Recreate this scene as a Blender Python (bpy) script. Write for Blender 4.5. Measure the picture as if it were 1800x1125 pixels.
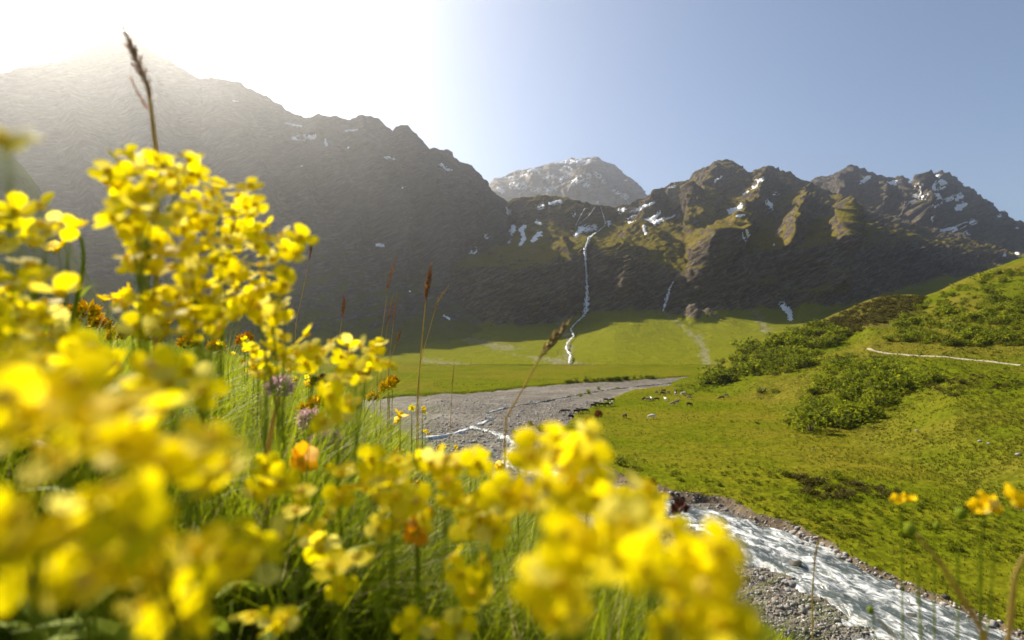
import bpy, math, random
import numpy as np
from mathutils import Vector, Matrix
from mathutils.bvhtree import BVHTree

R = math.radians
random.seed(7)
rng = np.random.default_rng(11)
scene = bpy.context.scene
C = scene.collection
for o in list(bpy.data.objects):
    bpy.data.objects.remove(o)

# ------------------------------------------------------------------ camera
PITCH = R(2.15)
FPX = 1000.0                      # 20 mm lens on a 36 mm sensor, photo 1800 px wide
cam_d = bpy.data.cameras.new("camera")
cam_d.lens = 20.0
cam_d.sensor_width = 36.0
cam_d.clip_start = 0.02
cam_d.clip_end = 30000
cam_d.dof.use_dof = True
cam_d.dof.focus_distance = 2.6
cam_d.dof.aperture_fstop = 5.2
cam_d.dof.aperture_blades = 0
cam = bpy.data.objects.new("camera", cam_d)
C.objects.link(cam)
cam.location = (0, 0, 0)
cam.rotation_euler = (R(90) + PITCH, 0, 0)
scene.camera = cam

# ------------------------------------------------------------------ sky, sun, exposure
SUN_AZ, SUN_EL = R(-42), R(36.0)      # azimuth from +Y, negative = to the left
world = bpy.data.worlds.new("World")
scene.world = world
world.use_nodes = True
wn = world.node_tree
bg = wn.nodes["Background"]
sky = wn.nodes.new("ShaderNodeTexSky")
sky.sky_type = 'NISHITA'
sky.sun_disc = False
sky.sun_elevation = SUN_EL
sky.sun_rotation = SUN_AZ
sky.altitude = 1800
sky.air_density = 1.0
sky.dust_density = 3.6
sky.ozone_density = 0.85
wn.links.new(sky.outputs[0], bg.inputs[0])
bg.inputs[1].default_value = 0.066
sun_d = bpy.data.lights.new("sun", 'SUN')
sun_d.energy = 5.0
sun_d.angle = R(0.53)
sun_d.color = (1.0, 0.90, 0.72)
sun = bpy.data.objects.new("sun", sun_d)
C.objects.link(sun)
SUN_DIR = Vector((math.sin(SUN_AZ) * math.cos(SUN_EL), math.cos(SUN_AZ) * math.cos(SUN_EL), math.sin(SUN_EL)))
sun.rotation_euler = SUN_DIR.to_track_quat('Z', 'Y').to_euler()
sun.location = (-200, 200, 300)
scene.view_settings.view_transform = 'Standard'
scene.view_settings.look = 'None'
scene.view_settings.exposure = 1.2
scene.view_settings.gamma = 1.0
scene.view_settings.use_curve_mapping = False
cy = scene.cycles
cy.use_denoising = True
cy.max_bounces = 6
cy.diffuse_bounces = 3
cy.glossy_bounces = 2
cy.transmission_bounces = 4
cy.volume_bounces = 0
cy.sample_clamp_indirect = 4.0
cy.use_adaptive_sampling = False

# ------------------------------------------------------------------ photo geometry helpers
cp, sp = math.cos(PITCH), math.sin(PITCH)

def W(px, py, Y):
    """world point on the sight line of photo pixel (px,py) at forward distance Y"""
    u = (np.asarray(px, float) - 900.0) / FPX
    v = (562.5 - np.asarray(py, float)) / FPX
    k = Y / (cp - v * sp)
    return u * k, (cp - v * sp) * k, (sp + v * cp) * k

def WV(px, py, Y):
    a = W(px, py, Y)
    return Vector((float(a[0]), float(a[1]), float(a[2])))

def proj(x, y, z):
    d = y * cp + z * sp
    v = (-y * sp + z * cp) / d
    return 900 + FPX * x / d, 562.5 - FPX * v

def ray(px, py):
    u = (px - 900.0) / FPX
    v = (562.5 - py) / FPX
    return Vector((u, cp - v * sp, sp + v * cp)).normalized()

def smooth(a, b, x):
    t = np.clip((x - a) / (b - a), 0, 1)
    return t * t * (3 - 2 * t)

# ------------------------------------------------------------------ numpy gradient noise
_perm = np.random.default_rng(3).permutation(256)
_perm = np.concatenate([_perm, _perm, _perm])
_g3 = np.random.default_rng(4).normal(size=(256, 3))
_g3 /= np.linalg.norm(_g3, axis=1)[:, None]

def noise3(x, y, z):
    xi, yi, zi = np.floor(x).astype(int), np.floor(y).astype(int), np.floor(z).astype(int)
    xf, yf, zf = x - xi, y - yi, z - zi
    xi &= 255; yi &= 255; zi &= 255
    u = xf**3 * (xf * (xf * 6 - 15) + 10)
    v = yf**3 * (yf * (yf * 6 - 15) + 10)
    w = zf**3 * (zf * (zf * 6 - 15) + 10)
    def g(dx, dy, dz):
        h = _perm[_perm[_perm[xi + dx] + yi + dy] + zi + dz] & 255
        G = _g3[h]
        return G[..., 0] * (xf - dx) + G[..., 1] * (yf - dy) + G[..., 2] * (zf - dz)
    def L(a, b, t):
        return a + (b - a) * t
    r = L(L(L(g(0,0,0), g(1,0,0), u), L(g(0,1,0), g(1,1,0), u), v),
          L(L(g(0,0,1), g(1,0,1), u), L(g(0,1,1), g(1,1,1), u), v), w)
    return r * 1.6

def fbm(x, y, z, n=4, gain=0.5):
    s, a, f = 0, 1.0, 1.0
    for i in range(n):
        s = s + a * noise3(x * f + 17.3 * i, y * f + 5.1 * i, z * f + 9.7 * i)
        a *= gain; f *= 2.03
    return s

def ridged(x, y, z, n=4, gain=0.5):
    s, a, f = 0, 1.0, 1.0
    w = 1.0
    for i in range(n):
        r = 1 - np.abs(noise3(x * f + 31.3 * i, y * f + 7.1 * i, z * f + 3.7 * i))
        r = r * r
        s = s + a * r * w
        w = np.clip(r * 1.3, 0, 1)
        a *= gain; f *= 2.1
    return s - 0.9

# ------------------------------------------------------------------ object helpers
def tag(o, label=None, cat=None, group=None, kind=None):
    if label: o["label"] = label
    if cat: o["category"] = cat
    if group: o["group"] = group
    if kind: o["kind"] = kind
    return o

def link(name, me, parent=None, mat=None):
    o = bpy.data.objects.new(name, me)
    C.objects.link(o)
    if parent is not None: o.parent = parent
    if mat is not None and me is not None and not me.materials: me.materials.append(mat)
    return o

def empty(name, loc=(0, 0, 0), rz=0.0):
    o = bpy.data.objects.new(name, None)
    o.empty_display_size = 0.05
    C.objects.link(o)
    o.location = loc
    o.rotation_euler = (0, 0, rz)
    return o

def np_mesh(name, verts, faces, smooth_shade=True):
    """faces: (n,k) array"""
    verts = np.ascontiguousarray(verts, dtype=np.float32).reshape(-1, 3)
    faces = np.ascontiguousarray(faces, dtype=np.int32)
    me = bpy.data.meshes.new(name)
    me.vertices.add(len(verts))
    me.vertices.foreach_set("co", verts.ravel())
    n, k = faces.shape
    me.loops.add(n * k)
    me.loops.foreach_set("vertex_index", faces.ravel())
    me.polygons.add(n)
    me.polygons.foreach_set("loop_start", np.arange(0, n * k, k, dtype=np.int32))
    if smooth_shade:
        me.polygons.foreach_set("use_smooth", np.ones(n, dtype=bool))
    me.update(calc_edges=True)
    return me

def set_attr(me, name, vals):
    a = me.attributes.new(name, 'FLOAT', 'POINT')
    a.data.foreach_set("value", np.ascontiguousarray(vals, dtype=np.float32).ravel())

def grid_faces(nc, nr):
    i = np.arange(nc - 1)[:, None] * nr + np.arange(nr - 1)[None, :]
    return np.stack([i, i + nr, i + nr + 1, i + 1], -1).reshape(-1, 4)

def grid_normals(P):
    du = np.gradient(P, axis=0)
    dv = np.gradient(P, axis=1)
    n = np.cross(du, dv)
    n /= np.linalg.norm(n, axis=-1)[..., None] + 1e-9
    n[n[..., 2] < 0] *= -1
    return n

class Sheet:
    """a terrain sheet between contour lines; each line is a list of (px, py, Y)"""
    def __init__(self, lines, cols, rows, cusp=None):
        cols = np.asarray(cols, float)
        K = len(lines)
        X = np.zeros((len(cols), K)); Yv = X.copy(); Z = X.copy()
        for k, ln in enumerate(lines):
            a = np.array(ln, float)
            py = np.interp(cols, a[:, 0], a[:, 1]); Y = np.interp(cols, a[:, 0], a[:, 2])
            X[:, k], Yv[:, k], Z[:, k] = W(cols, py, Y)
        v = np.concatenate([np.linspace(k, k + 1, rows[k], endpoint=False) for k in range(K - 1)] + [[K - 1]])
        self.v = v
        k = np.minimum(v.astype(int), K - 2); t = v - k
        def hermite(A):
            D = np.diff(A, axis=1)
            m = np.zeros_like(A)
            m[:, 1:-1] = 0.5 * (D[:, 1:] + D[:, :-1])
            m[:, 0] = D[:, 0]; m[:, -1] = D[:, -1]
            # limit overshoot
            m[:, 1:-1] = np.where(np.sign(D[:, 1:]) == np.sign(D[:, :-1]), np.sign(m[:, 1:-1]) * np.minimum(np.abs(m[:, 1:-1]), 2 * np.minimum(np.abs(D[:, 1:]), np.abs(D[:, :-1]))), 0.0)
            a, b = A[:, k], A[:, k + 1]
            ma, mb = m[:, k].copy(), m[:, k + 1].copy()
            if cusp is not None:      # a sharp crest: one-sided slopes at the ridge line
                ma[:, k == cusp] = D[:, cusp][:, None]
                mb[:, k + 1 == cusp] = D[:, cusp - 1][:, None]
            t2, t3 = t * t, t ** 3
            return a * (2*t3 - 3*t2 + 1) + ma * (t3 - 2*t2 + t) + b * (-2*t3 + 3*t2) + mb * (t3 - t2)
        self.P = np.stack([hermite(X), hermite(Yv), hermite(Z)], -1)
        self.k, self.t, self.cols = k, t, cols
    def line_vals(self, vals, at=None):
        """per-line scalar values spread over the sheet"""
        v = np.interp(self.v, np.arange(len(vals)) if at is None else at, vals)
        return np.broadcast_to(v[None, :], self.P.shape[:2])
    def finish(self):
        nc, nr = self.P.shape[:2]
        self.N = grid_normals(self.P)
        self.F = grid_faces(nc, nr)
        self.bvh = BVHTree.FromPolygons([tuple(p) for p in self.P.reshape(-1, 3).tolist()], self.F.tolist())
    def mesh(self, name):
        return np_mesh(name, self.P, self.F)

def cast(bvhs, px, py):
    d = ray(px, py)
    best = None
    for b in bvhs:
        h = b.ray_cast(Vector((0, 0, 0)) + d * 5.0, d)
        if h[0] is not None and (best is None or h[3] < best[2]):
            n = h[1] if h[1].z > 0 else -h[1]
            best = (h[0], n, h[3])
    return best

# ------------------------------------------------------------------ node helpers
class NT:
    def __init__(self, name):
        self.m = bpy.data.materials.new(name)
        self.m.use_nodes = True
        self.t = self.m.node_tree
        self.t.nodes.clear()
        self.out = self.t.nodes.new("ShaderNodeOutputMaterial")
    def n(self, typ, **kw):
        nd = self.t.nodes.new("ShaderNode" + typ)
        for k, v in kw.items(): setattr(nd, k, v)
        return nd
    def l(self, a, b): self.t.links.new(a, b)
    def put(self, sock, val):
        if isinstance(val, bpy.types.NodeSocket): self.l(val, sock)
        else: sock.default_value = val
    def coord(self, kind="Object"):
        return self.n("TexCoord").outputs[kind]
    def mapping(self, vec, scale=(1, 1, 1), rot=(0, 0, 0)):
        m = self.n("Mapping"); self.l(vec, m.inputs[0])
        m.inputs["Scale"].default_value = scale; m.inputs["Rotation"].default_value = rot
        return m.outputs[0]
    def noise(self, vec, scale, detail=4, rough=0.55, dist=0.0):
        nd = self.n("TexNoise"); self.l(vec, nd.inputs["Vector"])
        nd.inputs["Scale"].default_value = scale; nd.inputs["Detail"].default_value = detail
        nd.inputs["Roughness"].default_value = rough; nd.inputs["Distortion"].default_value = dist
        return nd.outputs[0]
    def voronoi(self, vec, scale, out="Distance", feature='F1'):
        nd = self.n("TexVoronoi"); nd.feature = feature
        self.l(vec, nd.inputs["Vector"]); nd.inputs["Scale"].default_value = scale
        return nd.outputs[out]
    def ramp(self, fac, stops):
        nd = self.n("ValToRGB"); self.l(fac, nd.inputs[0])
        el = nd.color_ramp.elements
        while len(el) < len(stops): el.new(0.5)
        for e, (p, c) in zip(el, stops):
            e.position = p
            e.color = (c, c, c, 1) if isinstance(c, (int, float)) else (*c, 1)
        return nd.outputs[0]
    def mix(self, fac, a, b, blend='MIX'):
        nd = self.n("MixRGB"); nd.blend_type = blend
        for i, v in enumerate((fac, a, b)):
            if isinstance(v, tuple): v = (*v, 1)
            self.put(nd.inputs[i], v)
        return nd.outputs[0]
    def math(self, op, a, b=0.0, clamp=False):
        nd = self.n("Math"); nd.operation = op; nd.use_clamp = clamp
        self.put(nd.inputs[0], a); self.put(nd.inputs[1], b)
        return nd.outputs[0]
    def attr(self, name):
        nd = self.n("Attribute"); nd.attribute_name = name
        return nd.outputs["Fac"]
    def bump(self, h, strength, dist, normal=None):
        nd = self.n("Bump"); nd.inputs["Strength"].default_value = strength
        nd.inputs["Distance"].default_value = dist
        self.l(h, nd.inputs["Height"])
        if normal is not None: self.l(normal, nd.inputs["Normal"])
        return nd.outputs[0]
    def bsdf(self, col, rough=0.9, normal=None, spec=0.2, **kw):
        nd = self.n("BsdfPrincipled")
        self.put(nd.inputs["Base Color"], (*col, 1) if isinstance(col, tuple) else col)
        self.put(nd.inputs["Roughness"], rough)
        nd.inputs["Specular IOR Level"].default_value = spec
        if normal is not None: self.l(normal, nd.inputs["Normal"])
        for k, v in kw.items(): self.put(nd.inputs[k.replace("_", " ")], v)
        return nd.outputs[0]
    def done(self, shader, vol=None):
        if shader is not None: self.l(shader, self.out.inputs["Surface"])
        if vol is not None: self.l(vol, self.out.inputs["Volume"])
        return self.m

# ------------------------------------------------------------------ materials of the land
def mat_mountain(name, rock, grassA, grassB, strata_rot=(0.0, 0.5, 0.0), strata_scale=0.05, bump=1.0):
    t = NT(name)
    co = t.coord()
    n1 = t.noise(co, 0.012, 6, 0.6)
    n2 = t.noise(co, 0.07, 6, 0.62)
    n3 = t.noise(co, 0.35, 4, 0.6)
    st = t.mapping(t.mapping(co, (1, 1, 1), strata_rot), (1, 1, 6.0))
    ns = t.noise(st, strata_scale, 7, 0.62, 0.6)
    rockc = t.ramp(ns, [(0.34, rock[0]), (0.5, rock[1]), (0.64, rock[2])])
    rockc = t.mix(t.ramp(n2, [(0.3, 0.0), (0.7, 0.55)]), rockc, rock[0])
    g = t.mix(t.ramp(n1, [(0.35, 0.0), (0.65, 1.0)]), grassA, grassB)
    g = t.mix(t.ramp(n3, [(0.35, 0.0), (0.7, 0.6)]), g, tuple(c * 0.55 for c in grassA))
    g = t.mix(t.attr("lush"), g, t.mix(n2, (0.088, 0.106, 0.005), (0.175, 0.172, 0.013)))
    veg = t.attr("veg")
    f = t.math('ADD', veg, t.math('MULTIPLY', t.math('SUBTRACT', n2, 0.5), 0.9))
    f = t.ramp(f, [(0.42, 0.0), (0.58, 1.0)])
    scree = t.attr("scree")
    col = t.mix(f, rockc, g)
    col = t.mix(t.math('MULTIPLY', scree, t.ramp(t.noise(co, 0.16, 5, 0.7), [(0.4, 0.2), (0.6, 1.0)])), col, t.mix(n3, (0.16, 0.14, 0.12), (0.30, 0.27, 0.23)))
    h = t.math('ADD', t.math('MULTIPLY', ns, 1.2), t.math('ADD', n2, t.math('MULTIPLY', n3, 0.35)))
    h = t.math('MULTIPLY', h, t.math('SUBTRACT', 1.0, t.math('MULTIPLY', t.attr("lush"), 0.8)))
    nb = t.bump(h, 0.8 * bump, 8.0)
    return t.done(t.bsdf(col, 1.0, nb, 0.0))

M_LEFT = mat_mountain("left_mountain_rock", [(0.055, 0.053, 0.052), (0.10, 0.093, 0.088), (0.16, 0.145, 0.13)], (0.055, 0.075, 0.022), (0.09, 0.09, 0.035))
M_FALL = mat_mountain("cliff_rock", [(0.040, 0.033, 0.026), (0.105, 0.086, 0.066), (0.22, 0.18, 0.135)], (0.12, 0.108, 0.014), (0.20, 0.145, 0.036), (0.0, 0.5, 0.0))
M_RIDGE = mat_mountain("ridge_rock", [(0.038, 0.034, 0.030), (0.09, 0.078, 0.066), (0.19, 0.16, 0.13)], (0.11, 0.11, 0.03), (0.15, 0.12, 0.045), (0.0, 0.45, 0.0), 0.04)
M_FAR = mat_mountain("limestone", [(0.20, 0.18, 0.165), (0.33, 0.29, 0.25), (0.46, 0.42, 0.37)], (0.15, 0.15, 0.08), (0.2, 0.18, 0.1), (0.0, 0.1, 0.0), 0.02)

def mat_meadow(name, cA, cB, cC, heath=0.0, bump=0.25, sc=1.0):
    t = NT(name)
    co = t.coord()
    n0 = t.noise(co, 0.022 * sc, 4, 0.6)
    n1 = t.noise(co, 0.09 * sc, 5, 0.62)
    n2 = t.noise(co, 0.6 * sc, 5, 0.65)
    tus = t.voronoi(t.mapping(co, (1, 1, 1)), 1.1 * sc)
    col = t.mix(t.ramp(n1, [(0.33, 0.0), (0.66, 1.0)]), cA, cB)
    col = t.mix(t.ramp(n0, [(0.42, 0.0), (0.62, 0.85)]), col, cC)
    col = t.mix(t.ramp(n2, [(0.42, 0.0), (0.72, 0.75)]), col, tuple(c * 0.5 for c in cA))
    hm = t.attr("heath")
    hm = t.math('ADD', hm, t.math('MULTIPLY', t.math('SUBTRACT', n1, 0.5), 1.0))
    hm = t.ramp(hm, [(0.45, 0.0), (0.6, 1.0)])
    hcol = t.mix(n2, (0.06, 0.065, 0.01), (0.15, 0.125, 0.025))
    col = t.mix(hm, col, hcol)
    soil = t.attr("soil")
    sf = t.ramp(t.math('ADD', soil, t.math('MULTIPLY', t.math('SUBTRACT', n2, 0.5), 0.6)), [(0.4, 0.0), (0.6, 1.0)])
    scol = t.mix(n2, (0.05, 0.036, 0.024), (0.19, 0.15, 0.105))
    col = t.mix(sf, col, scol)
    h = t.math('ADD', t.math('MULTIPLY', n2, 0.6), t.math('MULTIPLY', tus, 0.5))
    h = t.math('ADD', h, t.math('MULTIPLY', n1, 0.8))
    nb = t.bump(h, bump, 1.2)
    return t.done(t.bsdf(col, 1.0, nb, 0.0))

M_VALLEY = mat_meadow("valley_grass", (0.088, 0.111, 0.004), (0.135, 0.142, 0.006), (0.155, 0.133, 0.013), bump=0.35)
M_HILL = mat_meadow("hill_grass", (0.078, 0.103, 0.004), (0.118, 0.127, 0.007), (0.145, 0.12, 0.017), bump=0.45)
M_SPUR = mat_meadow("spur_grass", (0.065, 0.095, 0.010), (0.085, 0.105, 0.012), (0.10, 0.10, 0.018), bump=0.4, sc=0.4)
M_NEAR = mat_meadow("near_meadow_soil", (0.030, 0.040, 0.010), (0.05, 0.055, 0.015), (0.06, 0.05, 0.022), bump=0.2, sc=3.0)

def mat_snow():
    t = NT("old_snow")
    co = t.coord()
    n = t.noise(co, 0.15, 5, 0.6)
    col = t.mix(t.ramp(n, [(0.35, 0.0), (0.7, 1.0)]), (0.86, 0.87, 0.88), (0.66, 0.64, 0.61))
    return t.done(t.bsdf(col, 0.7, t.bump(n, 0.3, 1.5), 0.2))
M_SNOW = mat_snow()

def mat_gravel():
    t = NT("river_gravel")
    co = t.coord()
    v1 = t.voronoi(co, 2.2, "Color"); d1 = t.voronoi(co, 2.2)
    v2 = t.voronoi(co, 6.0, "Color"); d2 = t.voronoi(co, 6.0)
    big = t.noise(co, 0.05, 5, 0.6)
    med = t.noise(co, 0.35, 5, 0.65)
    bw = t.n("RGBToBW"); t.l(v1, bw.inputs[0])
    bw2 = t.n("RGBToBW"); t.l(v2, bw2.inputs[0])
    m = t.math('ADD', t.math('MULTIPLY', bw.outputs[0], 0.5), t.math('MULTIPLY', bw2.outputs[0], 0.5))
    col = t.ramp(m, [(0.2, (0.075, 0.066, 0.055)), (0.5, (0.175, 0.155, 0.130)), (0.8, (0.33, 0.30, 0.26))])
    col = t.mix(t.ramp(big, [(0.4, 0.0), (0.62, 0.7)]), col, (0.13, 0.105, 0.08))
    col = t.mix(t.ramp(t.noise(co, 0.028, 4, 0.6, 1.0), [(0.5, 0.0), (0.62, 0.6)]), col, (0.30, 0.275, 0.235))
    stv = t.noise(t.mapping(co, (0.12, 0.9, 1), (0, 0, 0.15)), 1.0, 5, 0.65)
    col = t.mix(t.ramp(stv, [(0.42, 0.0), (0.62, 0.6)]), col, (0.07, 0.062, 0.05))
    col = t.mix(t.ramp(med, [(0.5, 0.0), (0.75, 0.55)]), col, (0.09, 0.085, 0.075))
    green = t.ramp(t.noise(co, 0.06, 4, 0.6), [(0.60, 0.0), (0.68, 0.6)])
    col = t.mix(green, col, (0.09, 0.12, 0.03))
    h = t.math('ADD', t.math('MULTIPLY', d1, -0.6), t.math('MULTIPLY', d2, -0.3))
    h = t.math('ADD', h, t.math('MULTIPLY', med, 0.8))
    return t.done(t.bsdf(col, 0.85, t.bump(t.math('ADD', h, stv), 0.9, 0.7), 0.2))
M_GRAVEL = mat_gravel()

def mat_rock(name, a, b, sc=3.0):
    t = NT(name)
    co = t.coord()
    oi = t.n("ObjectInfo").outputs["Random"]
    n = t.noise(co, sc, 6, 0.65)
    col = t.mix(t.ramp(n, [(0.3, 0.0), (0.7, 1.0)]), a, b)
    col = t.mix(t.math('MULTIPLY', oi, 0.5), col, tuple(c * 0.5 for c in a))
    return t.done(t.bsdf(col, 0.8, t.bump(n, 0.5, 0.08), 0.3))
M_STONE = mat_rock("river_stone", (0.20, 0.19, 0.175), (0.42, 0.40, 0.37))

def mat_water():
    t = NT("rushing_water")
    s = t.n("Attribute"); s.attribute_name = "flow_s"
    w = t.n("Attribute"); w.attribute_name = "flow_w"
    cv = t.n("CombineXYZ"); t.l(s.outputs["Fac"], cv.inputs[0]); t.l(w.outputs["Fac"], cv.inputs[1])
    v = cv.outputs[0]
    a = t.noise(t.mapping(v, (0.16, 0.42, 1)), 1.0, 6, 0.62, 0.8)
    b = t.noise(t.mapping(v, (0.9, 2.0, 1)), 1.0, 5, 0.65, 1.2)
    foam = t.math('ADD', t.math('MULTIPLY', a, 0.5), t.math('MULTIPLY', b, 0.6))
    foam = t.math('ADD', foam, t.attr("foam"))
    f = t.ramp(foam, [(0.535, 0.0), (0.60, 0.30), (0.69, 1.0)])
    fine = t.noise(t.mapping(v, (2.0, 5.0, 1)), 1.0, 4, 0.6)
    nb = t.bump(t.math('ADD', t.math('MULTIPLY', b, 0.6), t.math('MULTIPLY', fine, 0.25)), 0.6, 0.4)
    deep = t.bsdf(t.mix(a, (0.030, 0.042, 0.038), (0.10, 0.115, 0.105)), 0.12, nb, 0.5)
    white = t.bsdf((0.70, 0.72, 0.73), 0.55, nb, 0.3)
    ms = t.n("MixShader"); t.l(f, ms.inputs[0]); t.l(deep, ms.inputs[1]); t.l(white, ms.inputs[2])
    return t.done(ms.outputs[0])
M_WATER = mat_water()

def mat_fall():
    t = NT("falling_water")
    co = t.coord()
    n = t.noise(t.mapping(co, (1, 1, 0.12)), 0.5, 5, 0.6)
    col = t.mix(n, (0.40, 0.43, 0.46), (0.85, 0.86, 0.87))
    return t.done(t.bsdf(col, 0.6, t.bump(n, 0.4, 1.0), 0.2))
M_FALLW = mat_fall()

def mat_path():
    t = NT("dirt_track")
    co = t.coord()
    n = t.noise(co, 1.5, 5, 0.6)
    return t.done(t.bsdf(t.mix(n, (0.26, 0.215, 0.15), (0.40, 0.35, 0.26)), 0.9, t.bump(n, 0.3, 0.1), 0.1))
M_PATH = mat_path()

# ------------------------------------------------------------------ mountains
def stroke_sdf(qx, qy, pts):
    d = np.full(qx.shape, 1e9)
    if len(pts) == 1: pts = pts + [(pts[0][0] + 0.5, pts[0][1], pts[0][2])]
    for (ax, ay, aw), (bx, by, bw) in zip(pts[:-1], pts[1:]):
        ex, ey = bx - ax, by - ay
        t = np.clip(((qx - ax) * ex + (qy - ay) * ey) / (ex * ex + ey * ey + 1e-9), 0, 1)
        d = np.minimum(d, np.hypot(qx - ax - t * ex, qy - ay - t * ey) - (aw + (bw - aw) * t))
    return d

def relief(S, amp, seed=0.0, L=(150, 420), skew=0.25, tilt=0.35, strata=1.0, A=60, fine=None, spurs=(), spur_mask=None):
    """ribs and gullies running down the slope, strata ledges and crags"""
    P = S.P
    x, y, z = P[..., 0] + seed * 997, P[..., 1], P[..., 2]
    far = np.clip(P[..., 1] / 1250, 0.7, 1.8)
    fine = amp if fine is None else fine
    wx = 45 * fbm(x / 210, y / 300, z / 210, 3)
    n = grid_normals(P)
    out = n.copy(); out[..., 2] *= 0.45
    out /= np.linalg.norm(out, axis=-1)[..., None]
    u = (x + skew * z + wx) / L[0]
    c = 1 - np.abs(noise3(u, y / L[1] + seed, z / L[1])) * 1.9
    c2 = 1 - np.abs(noise3(u * 2.35 + 4, y / L[1] * 2 + seed, z / L[1] * 2.2)) * 1.9
    d = A * (c - 0.45) + 0.40 * A * (c2 - 0.45) * np.clip(0.4 + c, 0.2, 1.2)
    d = d * amp * far
    f1 = 9 * ridged((x + wx) / 40, y / 70, z / 60, 4, 0.5) + 3.2 * ridged(x / 15 + 3, y / 18, z / 15, 3, 0.5)
    s = (z + tilt * x + 14 * fbm(x / 110, y / 110, z / 110, 3)) / (22 * far)
    f = s - np.floor(s)
    f1 = f1 + strata * 7.0 * (smooth(0, 0.82, f) - smooth(0.82, 1.0, f) - 0.35) * np.clip(0.6 + 1.0 * fbm(x / 140, y / 140, z / 140, 2), 0, 1.5)
    d = d + f1 * fine * far
    qx, qy = proj(P[..., 0], P[..., 1], P[..., 2])
    jx = 9 * fbm(x / 70, y / 70, z / 70, 3)
    for pts, w, h in spurs:
        m = len(pts)
        prof = [0.1] + [1.0] * (m - 2) + [0.35] if m > 2 else [0.1, 0.8]
        sd = stroke_sdf(qx + jx, qy, [(p[0], p[1], w * f_) for p, f_ in zip(pts, prof)])
        d = d + h * np.clip(-sd / w, 0, 1) * (1.0 if spur_mask is None else spur_mask)
    S.P = P + out * d[..., None]
    S.finish()

def veg_mask(S, bias, lo=0.70, hi=0.84):
    nz = S.N[..., 2]
    return smooth(lo, hi, nz) * 0.9 + bias - 0.12

# ---- mountain on the left
L_ridge = [(-420,150),(-300,140),(-150,150),(0,128),(40,122),(100,110),(150,92),(185,70),(215,60),(240,66),(270,92),(300,105),(325,118),(345,132),(352,138),(385,139),(425,152),(460,170),(500,192),(535,205),(560,200),(590,208),(615,210),(630,203),(650,203),(670,215),(690,232),(700,226),(715,224),(735,240),(755,262),(775,263),(790,262),(810,283),(830,290),(850,315),(880,340),(897,357),(930,400),(980,450)]
yr = lambda px: float(np.interp(px, [-420, 0, 215, 400, 600, 800, 897, 980], [800, 1000, 1150, 1250, 1350, 1450, 1500, 1520]))
L = [
    [(-420, 650, 400), (980, 650, 400)],
    [(-420, 600, 450), (0, 600, 470), (400, 618, 540), (700, 622, 620), (900, 600, 780), (980, 590, 900)],
    [(-420, 500, 520), (0, 490, 560), (400, 530, 640), (700, 572, 800), (800, 570, 870), (900, 550, 960), (980, 540, 1040)],
    [(-420, 330, 660), (0, 310, 760), (400, 330, 930), (700, 400, 1110), (800, 420, 1160), (900, 455, 1230), (980, 500, 1300)],
    [(p, q, yr(p)) for p, q in L_ridge],
    [(p, q + 70, yr(p) + 150) for p, q in L_ridge],
    [(p, 560, yr(p) + 600) for p in (-420, 980)],
]
S_left = Sheet(L, np.arange(-420, 981, 2.5), [20, 50, 120, 140, 16, 10], 4)
LSP = [([(215, 62), (250, 200), (300, 330), (330, 430)], 55, 60), ([(345, 138), (400, 250), (440, 360), (450, 450)], 45, 55), ([(500, 195), (530, 300), (540, 400)], 40, 40), ([(635, 205), (655, 300), (690, 400), (700, 500)], 42, 60), ([(715, 226), (750, 320), (770, 420), (775, 500)], 35, 55), ([(792, 264), (815, 350), (830, 430)], 30, 50), ([(850, 316), (862, 400), (868, 480)], 26, 45), ([(570, 202), (600, 330), (620, 430)], 34, 40), ([(120, 108), (150, 260), (160, 380)], 45, 50)]
relief(S_left, S_left.line_vals([0.0, 0.06, 0.45, 0.9, 0.2, 0.4, 1.0]), 1.0, (150, 500), -0.35, -0.2, 1.0, 42, S_left.line_vals([0.0, 0.1, 0.7, 1.0, 0.6, 0.5, 1.0]), LSP, S_left.line_vals([0, 0, 0.5, 1, 0.8, 0, 0, 0], [0, 1, 2, 3, 3.5, 3.95, 5, 6]))
me = S_left.mesh("left_mountain")
set_attr(me, "veg", veg_mask(S_left, S_left.line_vals([1.0, 1.0, 0.35, -0.05, -0.25, -0.2, 0])))
set_attr(me, "lush", S_left.line_vals([1.0, 0.9, 0.3, 0.0, 0.0, 0.0, 0.0]))
left_mountain = tag(link("left_mountain", me, mat=M_LEFT), "steep shadowed grey mountain filling the left half behind the flowers", "mountain", kind="structure")

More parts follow.
